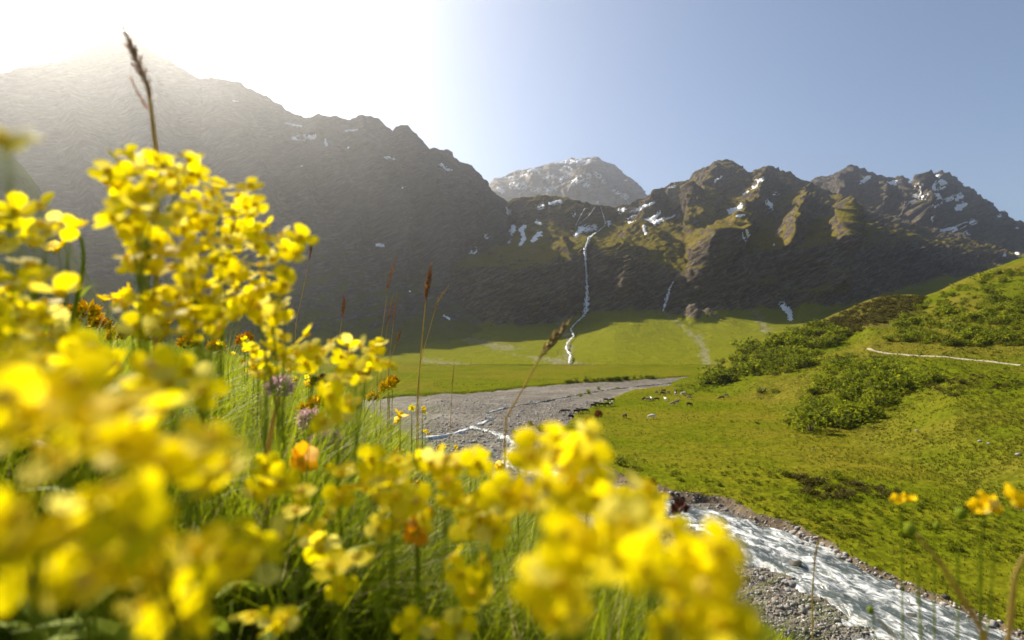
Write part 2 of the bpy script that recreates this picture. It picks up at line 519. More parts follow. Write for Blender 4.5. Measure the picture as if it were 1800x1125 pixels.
# ---- waterfall mountain with cliff, shelf and green fans
F_ridge = [(740,430,1680),(860,405,1480),(885,368,1470),(905,350,1460),(950,347,1460),(985,347,1460),(1010,352,1460),(1045,360,1480),(1080,366,1763),(1095,365,1826),(1110,354,1898),(1140,345,2033),(1180,328,2210),(1215,315,2220),(1225,303,2220),(1250,293,2230),(1275,283,2230),(1295,287,2230),(1318,302,2230),(1330,299,2240),(1352,294,2240),(1370,300,2250),(1400,315,2270),(1425,322,2280),(1450,335,2300),(1480,350,2320),(1550,378,2340),(1620,410,2380),(1760,450,2400)]
Fl = [
    [(740, 641, 415), (1100, 641, 415), (1760, 641, 415)],
    [(740, 615, 640), (900, 612, 640), (1000, 612, 640), (1080, 600, 640), (1200, 606, 620), (1350, 600, 640), (1760, 590, 640)],
    [(740, 580, 860), (850, 580, 880), (900, 577, 900), (960, 572, 930), (1000, 562, 970), (1030, 556, 990), (1070, 548, 985), (1110, 544, 980), (1160, 548, 975), (1200, 556, 950), (1250, 548, 960), (1330, 545, 980), (1400, 548, 980), (1470, 540, 1000), (1560, 515, 1200), (1640, 490, 1400), (1760, 480, 1500)],
    [(740, 480, 1010), (850, 470, 1010), (900, 478, 1000), (960, 462, 1030), (1000, 455, 1050), (1022, 440, 1072), (1032, 428, 1095), (1045, 440, 1075), (1060, 448, 1062), (1100, 447, 1055), (1160, 462, 1045), (1190, 478, 1030), (1205, 485, 1020), (1230, 455, 1045), (1260, 438, 1060), (1285, 452, 1055), (1320, 438, 1065), (1400, 442, 1065), (1450, 430, 1090), (1480, 425, 1100), (1560, 440, 1350), (1640, 440, 1520), (1760, 445, 1600)],
    [(740, 430, 1310), (860, 425, 1310), (900, 400, 1310), (950, 397, 1320), (1000, 405, 1300), (1030, 408, 1304), (1080, 396, 1492), (1150, 385, 1590), (1200, 392, 1570), (1250, 378, 1580), (1300, 388, 1575), (1400, 392, 1570), (1450, 385, 1580), (1480, 390, 1560), (1560, 405, 1620), (1640, 425, 1700), (1760, 430, 1760)],
    F_ridge,
    [(p, q + 60, y + 140) for p, q, y in F_ridge],
    [(740, 560, 2150), (1100, 560, 2300), (1250, 560, 2700), (1760, 560, 2800)],
]
S_fall = Sheet(Fl, np.arange(740, 1761, 2.0), [40, 70, 110, 80, 130, 14, 8], 5)
_g = np.exp(-((np.abs(S_fall.P[..., 0] - 300) / 34) ** 3 + (np.abs(S_fall.P[..., 1] - 905) / 26) ** 3) * 1.3)
S_fall.P[..., 2] += (20 + 22 * fbm(S_fall.P[..., 0] / 26, S_fall.P[..., 1] / 26, 0 * _g, 3)) * _g + 0.3 * _g * (293 - S_fall.P[..., 0])
FSP = [([(1275, 285), (1248, 330), (1226, 372), (1212, 402)], 30, 75), ([(1352, 296), (1338, 340), (1312, 385), (1278, 425), (1240, 460), (1214, 515)], 30, 62), ([(1420, 322), (1404, 365), (1392, 410), (1380, 440)], 28, 60), ([(1460, 345), (1478, 400), (1490, 440)], 26, 60), ([(1180, 330), (1150, 365), (1120, 388)], 22, 38), ([(1090, 412), (1130, 405), (1200, 430)], 14, 16), ([(1060, 430), (1110, 440), (1160, 442)], 12, 14), ([(1478, 478), (1450, 500), (1420, 530), (1398, 560)], 30, 42), ([(1300, 430), (1296, 500), (1290, 540)], 20, 28), ([(1100, 450), (1096, 500), (1080, 545)], 22, 30), ([(985, 460), (975, 520), (965, 565)], 20, 30), ([(930, 470), (928, 530), (920, 570)], 18, 26), ([(1345, 440), (1350, 500), (1345, 540)], 20, 28), ([(955, 408), (990, 430), (1008, 450)], 16, 20)]
FV = [0, 1, 1.92, 2.08, 2.9, 3.06, 4.0, 4.25, 5, 6, 7]
relief(S_fall, S_fall.line_vals([0.0, 0.05, 0.12, 0.5, 0.55, 0.24, 0.32, 0.62, 0.18, 0.4, 1.0], FV), 2.0, (140, 420), 0.3, -0.42, 1.0, 52, S_fall.line_vals([0.0, 0.08, 0.2, 1.3, 1.3, 0.55, 0.6, 0.95, 0.6, 0.5, 1.0], FV), FSP, S_fall.line_vals([0, 0.5, 1, 1, 1, 0, 0, 0], [0, 1.5, 2.2, 3, 4.6, 4.97, 6, 7]))
me = S_fall.mesh("waterfall_mountain")
set_attr(me, "veg", veg_mask(S_fall, S_fall.line_vals([1.0, 1.0, 0.9, -0.12, -0.12, 0.5, 0.5, 0.28, -0.12, -0.2, 0], FV) - 0.5 * smooth(1480, 1560, S_fall.cols)[:, None] * S_fall.line_vals([0, 0, 0, 1, 1, 1, 1, 1, 1, 1, 1], FV) - 1.5 * _g * smooth(-24, -6, S_fall.P[..., 0] - 293), 0.58, 0.76))
_qx, _qy = proj(S_fall.P[..., 0], S_fall.P[..., 1], S_fall.P[..., 2])
_sc = np.zeros(_qx.shape)
for ln in ([(1165, 548, 1), (1200, 575, 2), (1232, 600, 5), (1246, 645, 8)], [(820, 596, 3), (930, 622, 6), (1060, 655, 6)], [(1328, 548, 4), (1348, 578, 6)], [(985, 560, 2), (1000, 600, 5), (1000, 636, 8)], [(690, 625, 2), (860, 650, 4)]):
    _sc = np.maximum(_sc, 0.7 * smooth(5, -5, stroke_sdf(_qx + 10 * fbm(_qx / 20, _qy / 12, 0 * _qx, 3), _qy, ln) + 7 * fbm(_qx / 8, _qy / 5, 0 * _qx + 2, 3)))
set_attr(me, "scree", _sc)
set_attr(me, "lush", S_fall.line_vals([1.0, 1.0, 0.95, 0.3, 0.1, 0.1, 0, 0, 0, 0, 0], FV))
waterfall_mountain = link("waterfall_mountain", me, mat=M_FALL)
tag(waterfall_mountain, "craggy mountain with dark cliffs, golden ledges and a waterfall", "mountain", kind="structure")

# ---- ridge behind on the right
R_ridge = [(1330,345),(1400,325),(1425,320),(1445,312),(1470,303),(1497,289),(1515,295),(1535,308),(1550,307),(1570,315),(1585,310),(1600,322),(1615,320),(1630,310),(1655,299),(1680,308),(1700,330),(1740,355),(1755,372),(1765,370),(1775,382),(1800,395),(1900,420),(2100,440),(2300,450)]
ry = lambda p: float(np.interp(p, [1330, 1500, 1600, 1660, 1800, 2300], [2850, 2850, 2950, 2900, 2950, 2950]))
Rl = [
    [(1330, 490, 1500), (1600, 485, 1500), (1800, 475, 1450), (2300, 470, 1400)],
    [(1330, 420, 2050), (1500, 410, 2050), (1650, 415, 2100), (1800, 445, 2150), (2300, 455, 2100)],
    [(p, q, ry(p)) for p, q in R_ridge],
    [(p, q + 50, ry(p) + 150) for p, q in R_ridge],
    [(1330, 560, 3600), (2300, 560, 3600)],
]
S_ridge = Sheet(Rl, np.arange(1330, 2051, 2.5), [80, 120, 14, 8], 2)
RSP = [([(1497, 291), (1482, 340), (1460, 390)], 26, 95), ([(1550, 308), (1540, 350), (1520, 400)], 22, 70), ([(1585, 312), (1580, 360), (1560, 410)], 20, 60), ([(1655, 301), (1632, 345), (1605, 385), (1590, 420)], 30, 120), ([(1690, 330), (1700, 370), (1690, 420)], 24, 70), ([(1755, 374), (1750, 410)], 20, 60), ([(1440, 316), (1430, 370)], 20, 60)]
relief(S_ridge, S_ridge.line_vals([0.2, 0.7, 0.15, 0.5, 1.0]), 3.0, (150, 500), 0.3, -0.5, 1.7, 55, S_ridge.line_vals([0.3, 1.0, 0.6, 0.5, 1.0]), RSP, S_ridge.line_vals([0, 1, 1, 0, 0, 0], [0, 0.8, 1.6, 1.97, 3, 4]))
me = S_ridge.mesh("right_ridge")
set_attr(me, "veg", veg_mask(S_ridge, S_ridge.line_vals([0.6, 0.15, -0.35, -0.3, 0])))
right_ridge = tag(link("right_ridge", me, mat=M_RIDGE), "jagged dark rocky ridge striped with snow above the right hillside", "mountain", kind="structure")

# ---- pale peak far behind
P_ridge = [(780,370),(820,345),(865,318),(885,308),(905,302),(930,297),(960,290),(985,283),(1010,280),(1045,277),(1070,287),(1090,300),(1110,318),(1130,335),(1142,345),(1180,372),(1260,420)]
Pl = [
    [(780, 430, 2900), (1000, 425, 2900), (1260, 440, 2900)],
    [(780, 400, 3350), (900, 350, 3400), (1040, 345, 3400), (1120, 360, 3400), (1260, 430, 3400)],
    [(p, q, 3800) for p, q in P_ridge],
    [(p, q + 30, 4050) for p, q in P_ridge],
    [(780, 500, 4700), (1260, 500, 4700)],
]
S_far = Sheet(Pl, np.arange(780, 1261, 2.5), [40, 90, 12, 8], 2)
relief(S_far, S_far.line_vals([0.6, 0.9, 0.2, 0.8, 1.0]), 4.0, (170, 500), 0.1, 0.0, 1.2, 55, S_far.line_vals([0.8, 1.2, 0.5, 0.8, 1.0]), spur_mask=S_far.line_vals([0, 1, 1, 0, 0, 0], [0, 0.8, 1.6, 1.97, 3, 4]), spurs=[([(1045, 278), (1030, 320), (1000, 350)], 22, 110), ([(960, 291), (940, 325), (915, 345)], 18, 70), ([(1090, 301), (1092, 340)], 16, 70)])
me = S_far.mesh("far_mountain")
set_attr(me, "veg", veg_mask(S_far, S_far.line_vals([0.0, -0.5, -0.8, -0.8, 0])))
far_mountain = tag(link("far_mountain", me, mat=M_FAR), "pale limestone peak with snow behind the waterfall valley", "mountain", kind="structure")

# ---- grassy spur low on the left
G_ridge = [(p, q, y * 1.31) for p, q, y in [(-520,235,430),(-200,250,430),(0,266,420),(60,270,415),(85,292,410),(110,322,405),(140,372,395),(175,430,385),(215,510,375),(270,590,365),(330,640,360)]]
Gl = [
    [(-520, 700, 180), (0, 690, 200), (330, 665, 290)],
    [(-520, 420, 300), (0, 420, 300), (110, 480, 300), (215, 590, 300), (330, 655, 305)],
    [(-520, 275, 345), (0, 302, 342), (60, 312, 340), (110, 362, 340), (175, 465, 338), (215, 535, 335), (330, 645, 330)],
    G_ridge,
    [(p, q + 40, y + 60) for p, q, y in G_ridge],
    [(-520, 640, 560), (330, 660, 480)],
]
Gl = [[(p, q, y * 1.31) for p, q, y in l] if i not in (3, 4) else l for i, l in enumerate(Gl)]
Gl = [[(p - 45, q + 6, y) for p, q, y in l] for l in Gl]
S_spur = Sheet(Gl, np.arange(-520, 286, 4.0), [30, 50, 30, 10, 10])
relief(S_spur, S_spur.line_vals([0.0, 0.12, 0.05, 0.02, 0.1, 0.1]), 5.0, (60, 200), 0.3, 0.3, 0.5, 40, S_spur.line_vals([0.0, 0.2, 0.15, 0.1, 0.2, 0.2]))
me = S_spur.mesh("left_spur")
z0 = np.zeros(S_spur.P.shape[:2])
set_attr(me, "heath", z0); set_attr(me, "soil", z0)
left_spur = tag(link("left_spur", me, mat=M_SPUR), "grassy spur with sunlit crest at the left edge", "hillside", kind="structure")

# ------------------------------------------------------------------ valley floor, river bed, river
Z0 = -19.0

def ground_pt(px, py, z=Z0):
    d = ray(px, py)
    k = z / d.z
    return (d.x * k, d.y * k)

bed_px = [(1990,1300),(1775,1112),(1700,1075),(1640,1040),(1560,1012),(1500,985),(1440,950),(1400,932),(1300,893),(1240,876),(1180,866),(1120,852),(1070,832),(1020,800),(985,770),(985,750),(1005,728),(1060,703),(1110,684),(1180,676),(1238,670),(1400,664),
          (1400,659),(1225,660),(1100,667),(1000,672),(850,686),(740,692),(600,702),(450,725),(480,790),(640,850),(800,900),(900,950),(960,990),(1060,1040),(1200,1090),(1330,1170),(1400,1300)]
bed = np.array([ground_pt(*p) for p in bed_px])

def poly_sdf(x, y, poly):
    """signed distance, negative inside"""
    d = np.full(x.shape, 1e9); inside = np.zeros(x.shape, bool)
    n = len(poly)
    for i in range(n):
        ax, ay = poly[i]; bx, by = poly[(i + 1) % n]
        ex, ey = bx - ax, by - ay
        t = np.clip(((x - ax) * ex + (y - ay) * ey) / (ex * ex + ey * ey + 1e-9), 0, 1)
        d = np.minimum(d, np.hypot(x - ax - t * ex, y - ay - t * ey))
        c = ((ay > y) != (by > y)) & (x < (bx - ax) * (y - ay) / (by - ay + 1e-12) + ax)
        inside ^= c
    return np.where(inside, -d, d)

def valley_z(x, y, detail=True):
    z = np.full(np.shape(x), Z0) + 0.35 * fbm(x / 30, y / 30, 0 * x, 3) + np.clip((y - 260) / 170, 0, 1) ** 2 * 2.2
    z = z + 0.10 * fbm(x / 2.2, y / 2.2, 0 * x + 3, 3) * smooth(260, 120, y)
    return z

def edge_d(x, y):
    return poly_sdf(x, y, bed) + 1.3 * fbm(x / 7, y / 7, 0 * x + 8, 3) * smooth(300, 100, y)

cols = np.linspace(-500, 2500, 420)
Yr = np.geomspace(16, 470, 330)
u = (cols - 900) / FPX
X = u[:, None] * Yr[None, :]
Y = np.broadcast_to(Yr[None, :], X.shape).copy()
e = edge_d(X, Y)
Zv = valley_z(X, Y) - 1.7 * smooth(0.9, -0.9, e)
P = np.stack([X, Y, Zv], -1)
Nv = grid_normals(P)
Fv = grid_faces(*X.shape)
me = np_mesh("valley_floor", P, Fv)
set_attr(me, "soil", smooth(0.95, 0.70, Nv[..., 2]) * 1.0 + smooth(3.0, 0.3, e) * 0.35 * smooth(200, 90, Y))
set_attr(me, "heath", np.clip(0.25 * fbm(X / 11, Y / 11, 0 * X, 3) + 0.06, -1, 1) * smooth(230, 120, Y) - 0.25 * smooth(150, 230, Y))
valley_floor = tag(link("valley_floor", me, mat=M_VALLEY), "sunny green valley meadow beyond the stream", "meadow", kind="structure")
B_valley = BVHTree.FromPolygons(P.reshape(-1, 3).tolist(), Fv.tolist())

def bed_z(x, y):
    z = -19.75 + 0.42 * fbm(x / 7, y / 3.5, 0 * x + 2, 5, 0.6) + 0.15 * fbm(x / 20, y / 20, 0 * x + 5, 2)
    return z + np.clip((y - 260) / 170, 0, 1) ** 2 * 2.2 - 0.35 * smooth(1.0, 0.0, river_t(x, y))

# river course: photo (px,py,width px)
course = [(2150,1380,420),(1900,1225,400),(1700,1122,330),(1560,1052,230),(1440,996,185),(1340,950,155),(1240,908,118),(1150,882,88),(1060,857,58),(960,832,46),(900,815,36),(893,800,26),(907,785,20),(893,770,18),(862,757,18),(828,752,17),(845,744,15),(866,737,13),(852,727,12),(880,718,12),(950,706,12),(1010,694,9),(1080,683,7),(1150,676,6),(1230,669,5),(1330,664,4)]
def course_world(c):
    out = []
    for px, py, w in c:
        x, y = ground_pt(px, py, -19.55)
        x2, y2 = ground_pt(px + w, py, -19.55)
        out.append((x, y, abs(x2 - x)))
    return np.array(out)
cw = course_world(course)
# the riffle is seen obliquely: narrow the width by the angle between stream and picture plane
tan = np.gradient(cw[:, :2], axis=0); tan /= np.linalg.norm(tan, axis=1)[:, None]
cw[:, 2] = np.maximum(cw[:, 2] * np.clip(np.abs(tan[:, 1]), 0.25, 1) * np.clip(1.15 - (cw[:, 1] - 60) / 160, 0.42, 1), 0.45)

def resample(c, step0):
    s = np.concatenate([[0], np.cumsum(np.hypot(*np.diff(c[:, :2], axis=0).T))])
    m = int(s[-1] / step0)
    q = np.linspace(0, s[-1], m)
    from_c = [np.interp(q, s, c[:, i]) for i in range(c.shape[1])]
    A = np.stack(from_c, 1)
    k = 9
    ker = np.ones(k) / k
    pad = np.pad(A, ((k // 2, k // 2), (0, 0)), mode='edge')
    return np.stack([np.convolve(pad[:, i], ker, 'valid') for i in range(A.shape[1])], 1), q
RC, RS = resample(cw, 0.45)

def river_t(x, y):
    """distance to the stream's middle over its half width (only coarse)"""
    best = np.full(np.shape(x), 9.0)
    for i in range(0, len(RC), 5):
        best = np.minimum(best, np.hypot(x - RC[i, 0], y - RC[i, 1]) / (0.55 * RC[i, 2] + 0.3))
    return best

cols2 = np.linspace(300, 2300, 420); Yr2 = np.geomspace(20, 330, 360)
X = ((cols2 - 900) / FPX)[:, None] * Yr2[None, :]
Y = np.broadcast_to(Yr2[None, :], X.shape).copy()
P = np.stack([X, Y, bed_z(X, Y)], -1)
e = edge_d(X, Y)
# outside the bed the sheet dives below the meadow
P[..., 2] -= 1.2 * smooth(1.0, 4.0, e)
Fb = grid_faces(*X.shape)
me = np_mesh("river_bed", P, Fb)
river_bed = tag(link("river_bed", me, mat=M_GRAVEL), "broad grey gravel bed along the stream", "gravel bed", kind="structure")
B_bed = BVHTree.FromPolygons(P.reshape(-1, 3).tolist(), Fb.tolist())

def ribbon(name, RCs, S, nw, zoff, mat, foam_base, wave=0.10):
    t = np.gradient(RCs[:, :2], axis=0); t /= np.linalg.norm(t, axis=1)[:, None] + 1e-9
    nrm = np.stack([-t[:, 1], t[:, 0]], 1)
    a = np.linspace(-0.62, 0.62, nw)
    wid = RCs[:, 2] * (1 + 0.18 * fbm(S / 9, 0 * S, 0 * S + 4, 3))
    XY = RCs[:, None, :2] + nrm[:, None, :] * (a[None, :, None] * wid[:, None, None])
    x, y = XY[..., 0], XY[..., 1]
    sN = np.broadcast_to(S[:, None], x.shape); wN = a[None, :] * wid[:, None]
    w1 = fbm(sN / 2.6, wN / 1.1, 0 * sN, 4, 0.55)
    w2 = np.abs(fbm(sN / 6.5 + 4, wN / 2.4, 0 * sN, 3))
    near = smooth(220, 70, y)
    z = zoff + np.clip((y - 260) / 170, 0, 1) ** 2 * 2.2 + (2.0 * wave * w1 + 0.22 * w2) * near * 1.3 - 0.55 * smooth(0.40, 0.62, np.abs(a))[None, :]
    me = np_mesh(name, np.stack([x, y, z], -1), grid_faces(*x.shape))
    set_attr(me, "flow_s", sN); set_attr(me, "flow_w", wN)
    rap = 0.10 * fbm(sN / 16, wN / 7, 0 * sN + 7, 2) + 0.05 * w1
    set_attr(me, "foam", foam_base + rap - 0.02 * smooth(100, 170, y))
    return link(name, me, mat=mat)
river = tag(ribbon("stream", RC, RS, 44, -19.52, M_WATER, 0.02), "white rushing mountain stream running past the gravel bank", "stream", kind="structure")
br = course_world([(862,757,16),(828,752,17),(790,764,15),(740,770,15),(640,780,16)])
br[:, 2] = np.maximum(br[:, 2] * 0.5, 1.0)
BC, BS = resample(br, 0.6)
tag(ribbon("stream", BC, BS, 14, -19.5, M_WATER, 0.1), "narrow side channel braiding left across the gravel bed", "stream", kind="structure")

# ------------------------------------------------------------------ green hill on the right
H_ridge = [(1180,672,262),(1235,655,285),(1270,633,290),(1300,618,290),(1360,596,295),(1420,572,300),(1460,556,300),(1500,540,305),(1540,524,310),(1570,519,315),(1600,519,320),(1625,522,322),(1660,508,325),(1700,488,328),(1750,470,330),(1800,455,332),(1950,400,335),(2400,280,340)]
Hl = [
    [(1180, 690, 222), (1240, 690, 215), (1330, 712, 175), (1400, 745, 134), (1500, 790, 103), (1600, 827, 86), (1700, 862, 74), (1800, 900, 64), (2000, 960, 54), (2400, 1060, 42)],
    [(1180, 682, 235), (1240, 678, 235), (1330, 680, 205), (1400, 705, 165), (1500, 735, 130), (1560, 735, 120), (1600, 712, 122), (1680, 690, 115), (1800, 715, 100), (2000, 720, 90), (2400, 720, 80)],
    [(1180, 676, 248), (1240, 664, 258), (1330, 640, 245), (1400, 640, 225), (1480, 634, 205), (1530, 622, 200), (1600, 636, 182), (1660, 640, 170), (1800, 650, 150), (2000, 640, 135), (2400, 620, 120)],
    [(1180, 674, 254), (1240, 658, 275), (1330, 612, 270), (1400, 590, 270), (1480, 585, 260), (1530, 610, 212), (1600, 624, 192), (1660, 628, 180), (1800, 638, 162), (2000, 620, 150), (2400, 580, 130)],
    H_ridge,
    [(p, q + 25, y + 40) for p, q, y in H_ridge],
    [(1180, 690, 380), (2400, 640, 480)],
]
S_hill = Sheet(Hl, np.arange(1180, 2401, 3.0), [70, 90, 16, 80, 12, 8])
P = S_hill.P
x, y, z = P[..., 0], P[..., 1], P[..., 2]
am = S_hill.line_vals([0.15, 0.9, 0.3, 0.25, 0.5, 0.6, 0.5])
S_hill.P = P.copy()
S_hill.P[..., 2] += am * (1.6 * fbm(x / 22, y / 22, 0 * x, 3) + 0.35 * fbm(x / 4, y / 4, 0 * x + 3, 3)) + 0.22 * am * np.abs(fbm(x / 1.6, y / 1.6, 0 * x + 5, 2))
S_hill.P[:, 0, 2] -= 0.6
S_hill.finish()
me = S_hill.mesh("green_hill")
xp, yp = proj(x, y, z)
heath = 0.75 * smooth(1440, 1480, xp) * smooth(1625, 1570, xp) * smooth(580, 560, yp) + 0.3 * smooth(1400, 1440, xp) * smooth(600, 570, yp) + 0.26 * fbm(x / 18, y / 18, 0 * x, 3)
set_attr(me, "heath", heath - 0.02); set_attr(me, "soil", smooth(0.80, 0.6, S_hill.N[..., 2]) * 0.7)
green_hill = tag(link("green_hill", me, mat=M_HILL), "green shrubby hillside rising on the right above the meadow", "hillside", kind="structure")
LAND = [S_hill.bvh, B_valley]

def land_z(x, y):
    best = -1e9
    for b in LAND:
        h = b.ray_cast(Vector((x, y, 400)), Vector((0, 0, -1)))
        if h[0] is not None: best = max(best, h[0].z)
    return best if best > -1e8 else Z0

# ---- track across the hill
def drape_strip(name, pts, half, mat, bvhs, lift=0.12, nacr=5, parent=None, wob=0.2, down=True):
    """a strip laid along world points (x,y) over the land"""
    c = np.array(pts, float)
    A, q = resample(np.column_stack([c, np.full(len(c), half) if np.isscalar(half) else half]), 1.0)
    t = np.gradient(A[:, :2], axis=0); t /= np.linalg.norm(t, axis=1)[:, None] + 1e-9
    n = np.stack([-t[:, 1], t[:, 0]], 1)
    V = []
    for i in range(len(A)):
        for a in np.linspace(-1, 1, nacr):
            w = A[i, 2] * (1 + wob * math.sin(i * 0.7 + a) + wob * random.uniform(-.5, .5))
            x, y = A[i, :2] + n[i] * a * w
            V.append((x, y, land_z(x, y) + (lift if abs(a) < 0.99 else -0.15)))
    return link(name, np_mesh(name, V, grid_faces(len(A), nacr)), parent, mat)
tp = []
for px, py in [(1524, 612), (1545, 620), (1580, 622), (1620, 626), (1680, 630), (1740, 635), (1800, 642), (1900, 655)]:
    h = cast([S_hill.bvh], px, py)
    if h: tp.append((h[0].x, h[0].y))
tag(drape_strip("dirt_track", tp, 0.95, M_PATH, LAND), "pale dirt track crossing the hillside", "track", kind="structure")

# ------------------------------------------------------------------ snow patches (parts of their mountain)
def snow(S, parent, pts, thick=1.0):
    if not hasattr(S, 'q'):
        S.q = proj(S.P[..., 0], S.P[..., 1], S.P[..., 2])
    qx, qy = S.q
    mid = pts[len(pts) // 2]
    h = cast([S.bvh], mid[0], mid[1])
    if h is None: return
    D0 = h[0].y
    w = max(p[2] for p in pts) + 5
    x0, x1 = min(p[0] for p in pts) - w, max(p[0] for p in pts) + w
    y0, y1 = min(p[1] for p in pts) - w, max(p[1] for p in pts) + w
    m = (qx > x0) & (qx < x1) & (qy > y0) & (qy < y1) & (np.abs(S.P[..., 1] - D0) < 110)
    if m.sum() < 6: return
    ci, ri = np.where(m)
    c0, c1, r0, r1 = ci.min(), ci.max() + 1, ri.min(), ri.max() + 1
    if c1 - c0 < 2 or r1 - r0 < 2: return
    U = np.linspace(c0, c1 - 1, (c1 - c0) * 3); V = np.linspace(r0, r1 - 1, (r1 - r0) * 2)
    def up(A):
        a = np.stack([np.stack([np.interp(V, np.arange(r0, r1), A[c, r0:r1, k]) for k in range(3)], -1) for c in range(c0, c1)])
        f = U - c0; i = np.minimum(f.astype(int), c1 - c0 - 2); t = (f - i)[:, None, None]
        return a[i] * (1 - t) + a[i + 1] * t
    P, N = up(S.P), up(S.N)
    px, py = proj(P[..., 0], P[..., 1], P[..., 2])
    sd = stroke_sdf(px, py, pts) + min(3.2, 0.35 + 0.55 * max(p[2] for p in pts)) * fbm(px / 7, py / 3.2, 0 * px + mid[0], 4, 0.6) + 0.4
    sc = D0 / 1500.0
    off = np.clip(-sd * 0.8, -3.5, 2.0) * thick * sc
    keep = (sd < 4) & (np.abs(P[..., 1] - D0) < 110)
    Q = P + N * off[..., None]
    F = grid_faces(*px.shape)
    k = keep.reshape(-1)[F].all(1)
    F = F[k]
    if len(F) < 2: return
    used, inv = np.unique(F, return_inverse=True)
    link("snow_patch", np_mesh("snow_patch", Q.reshape(-1, 3)[used], inv.reshape(-1, 4)), parent, M_SNOW)

for pts in ([(515, 243, 3), (552, 242, 3)], [(571, 247, 3), (574, 255, 3)], [(503, 217, 2), (530, 222, 2)], [(608, 230, 2), (628, 228, 2)], [(530, 292, 2)], [(776, 288, 2), (784, 298, 2), (794, 297, 2)], [(662, 430, 3), (674, 432, 3)], [(835, 440, 4), (830, 452, 6), (822, 466, 3)], [(820, 472, 2)], [(707, 330, 2)], [(855, 415, 2)], [(612, 260, 2)], [(780, 555, 2), (790, 560, 2)], [(868, 568, 3), (876, 565, 3)], [(720, 512, 2)], [(680, 276, 2), (690, 277, 2)], [(410, 177, 2), (418, 178, 2)]):
    snow(S_left, left_mountain, pts)
for pts in ([(890, 366, 3), (893, 374, 4)], [(902, 401, 5), (897, 412, 5), (894, 428, 3)], [(917, 403, 3), (921, 418, 4), (914, 432, 3)], [(922, 398, 4), (914, 404, 3)], [(948, 411, 5), (936, 423, 4)], [(943, 391, 3), (950, 394, 3)], [(948, 363, 3), (955, 360, 3)], [(966, 358, 3), (985, 354, 4)], [(1012, 415, 3), (1020, 404, 5), (1045, 401, 4)], [(1082, 375, 5), (1070, 392, 4)], [(1090, 369, 4), (1098, 368, 3)], [(1108, 393, 4), (1128, 392, 6), (1145, 387, 5), (1160, 374, 3)], [(1130, 394, 5), (1148, 393, 4), (1168, 384, 3)], [(1132, 398, 4), (1135, 412, 2)], [(1110, 372, 2), (1130, 364, 4), (1150, 356, 2)], [(1095, 388, 2), (1118, 378, 2)], [(1170, 385, 2), (1186, 380, 2)], [(1283, 372, 5), (1298, 368, 5), (1304, 360, 4)], [(1296, 380, 3), (1310, 378, 2)], [(1308, 406, 3), (1311, 418, 4)], [(1350, 354, 3), (1356, 362, 4)], [(1325, 328, 5), (1330, 320, 5), (1340, 315, 2)], [(1306, 342, 2), (1315, 336, 2)], [(1258, 317, 2), (1266, 312, 2)], [(1362, 340, 2)], [(1374, 535, 4), (1386, 548, 5), (1390, 560, 4)], [(1010, 376, 2)], [(1175, 330, 2), (1186, 328, 2)], [(1360, 430, 2)], [(1285, 368, 3)]):
    snow(S_fall, waterfall_mountain, pts)
for pts in ([(1602, 350, 3), (1640, 330, 4), (1668, 312, 3)], [(1618, 342, 3), (1662, 322, 3)], [(1598, 362, 4), (1622, 352, 5), (1650, 342, 3), (1680, 330, 2)], [(1606, 335, 4), (1616, 325, 3)], [(1632, 362, 2), (1648, 356, 3), (1676, 340, 2)], [(1660, 360, 3), (1690, 345, 3)], [(1668, 375, 4), (1684, 366, 4), (1697, 358, 3)], [(1655, 378, 2), (1640, 385, 2)], [(1682, 402, 2), (1712, 388, 2)], [(1652, 406, 2), (1680, 400, 2)], [(1686, 420, 2), (1700, 410, 2)], [(1462, 354, 4), (1468, 366, 5), (1476, 371, 4)], [(1511, 322, 2), (1525, 312, 3)], [(1550, 326, 3), (1575, 320, 3)], [(1595, 394, 4), (1603, 404, 4)], [(1678, 433, 2), (1710, 450, 2)], [(1664, 352, 2), (1682, 346, 2)], [(1730, 444, 2), (1740, 442, 2)], [(1752, 443, 3), (1764, 448, 3)], [(1780, 440, 2), (1790, 446, 2)], [(1645, 470, 4), (1653, 468, 4)], [(1625, 322, 3), (1650, 310, 3)], [(1680, 312, 3), (1690, 318, 2)], [(1668, 455, 3)], [(1755, 430, 2)], [(1498, 418, 2)], [(1600, 320, 2)], [(1756, 380, 2)], [(1788, 400, 2)]):
    snow(S_ridge, right_ridge, [(p[0], p[1], p[2] * 1.35 + 0.4) for p in pts], 1.1)
for pts in ([(978, 288, 3), (1000, 284, 4), (1038, 283, 3)], [(900, 324, 4), (920, 326, 5)], [(960, 313, 4), (972, 310, 4)], [(1006, 320, 4), (1020, 313, 4), (1034, 309, 3)], [(938, 334, 3), (946, 333, 3)], [(962, 334, 3), (974, 330, 3)], [(930, 300, 3), (950, 297, 2)], [(884, 336, 3), (876, 330, 3)], [(1048, 303, 2), (1052, 308, 3)], [(992, 292, 2), (1004, 296, 3)], [(1096, 345, 3), (1104, 347, 2)], [(1080, 335, 2), (1086, 338, 2)], [(985, 300, 2), (996, 300, 2)], [(888, 312, 2), (902, 312, 3)], [(915, 310, 2), (925, 306, 2)], [(1062, 318, 2)], [(1030, 325, 2)], [(1000, 305, 2), (985, 316, 2)]):
    snow(S_far, far_mountain, pts, 1.0)

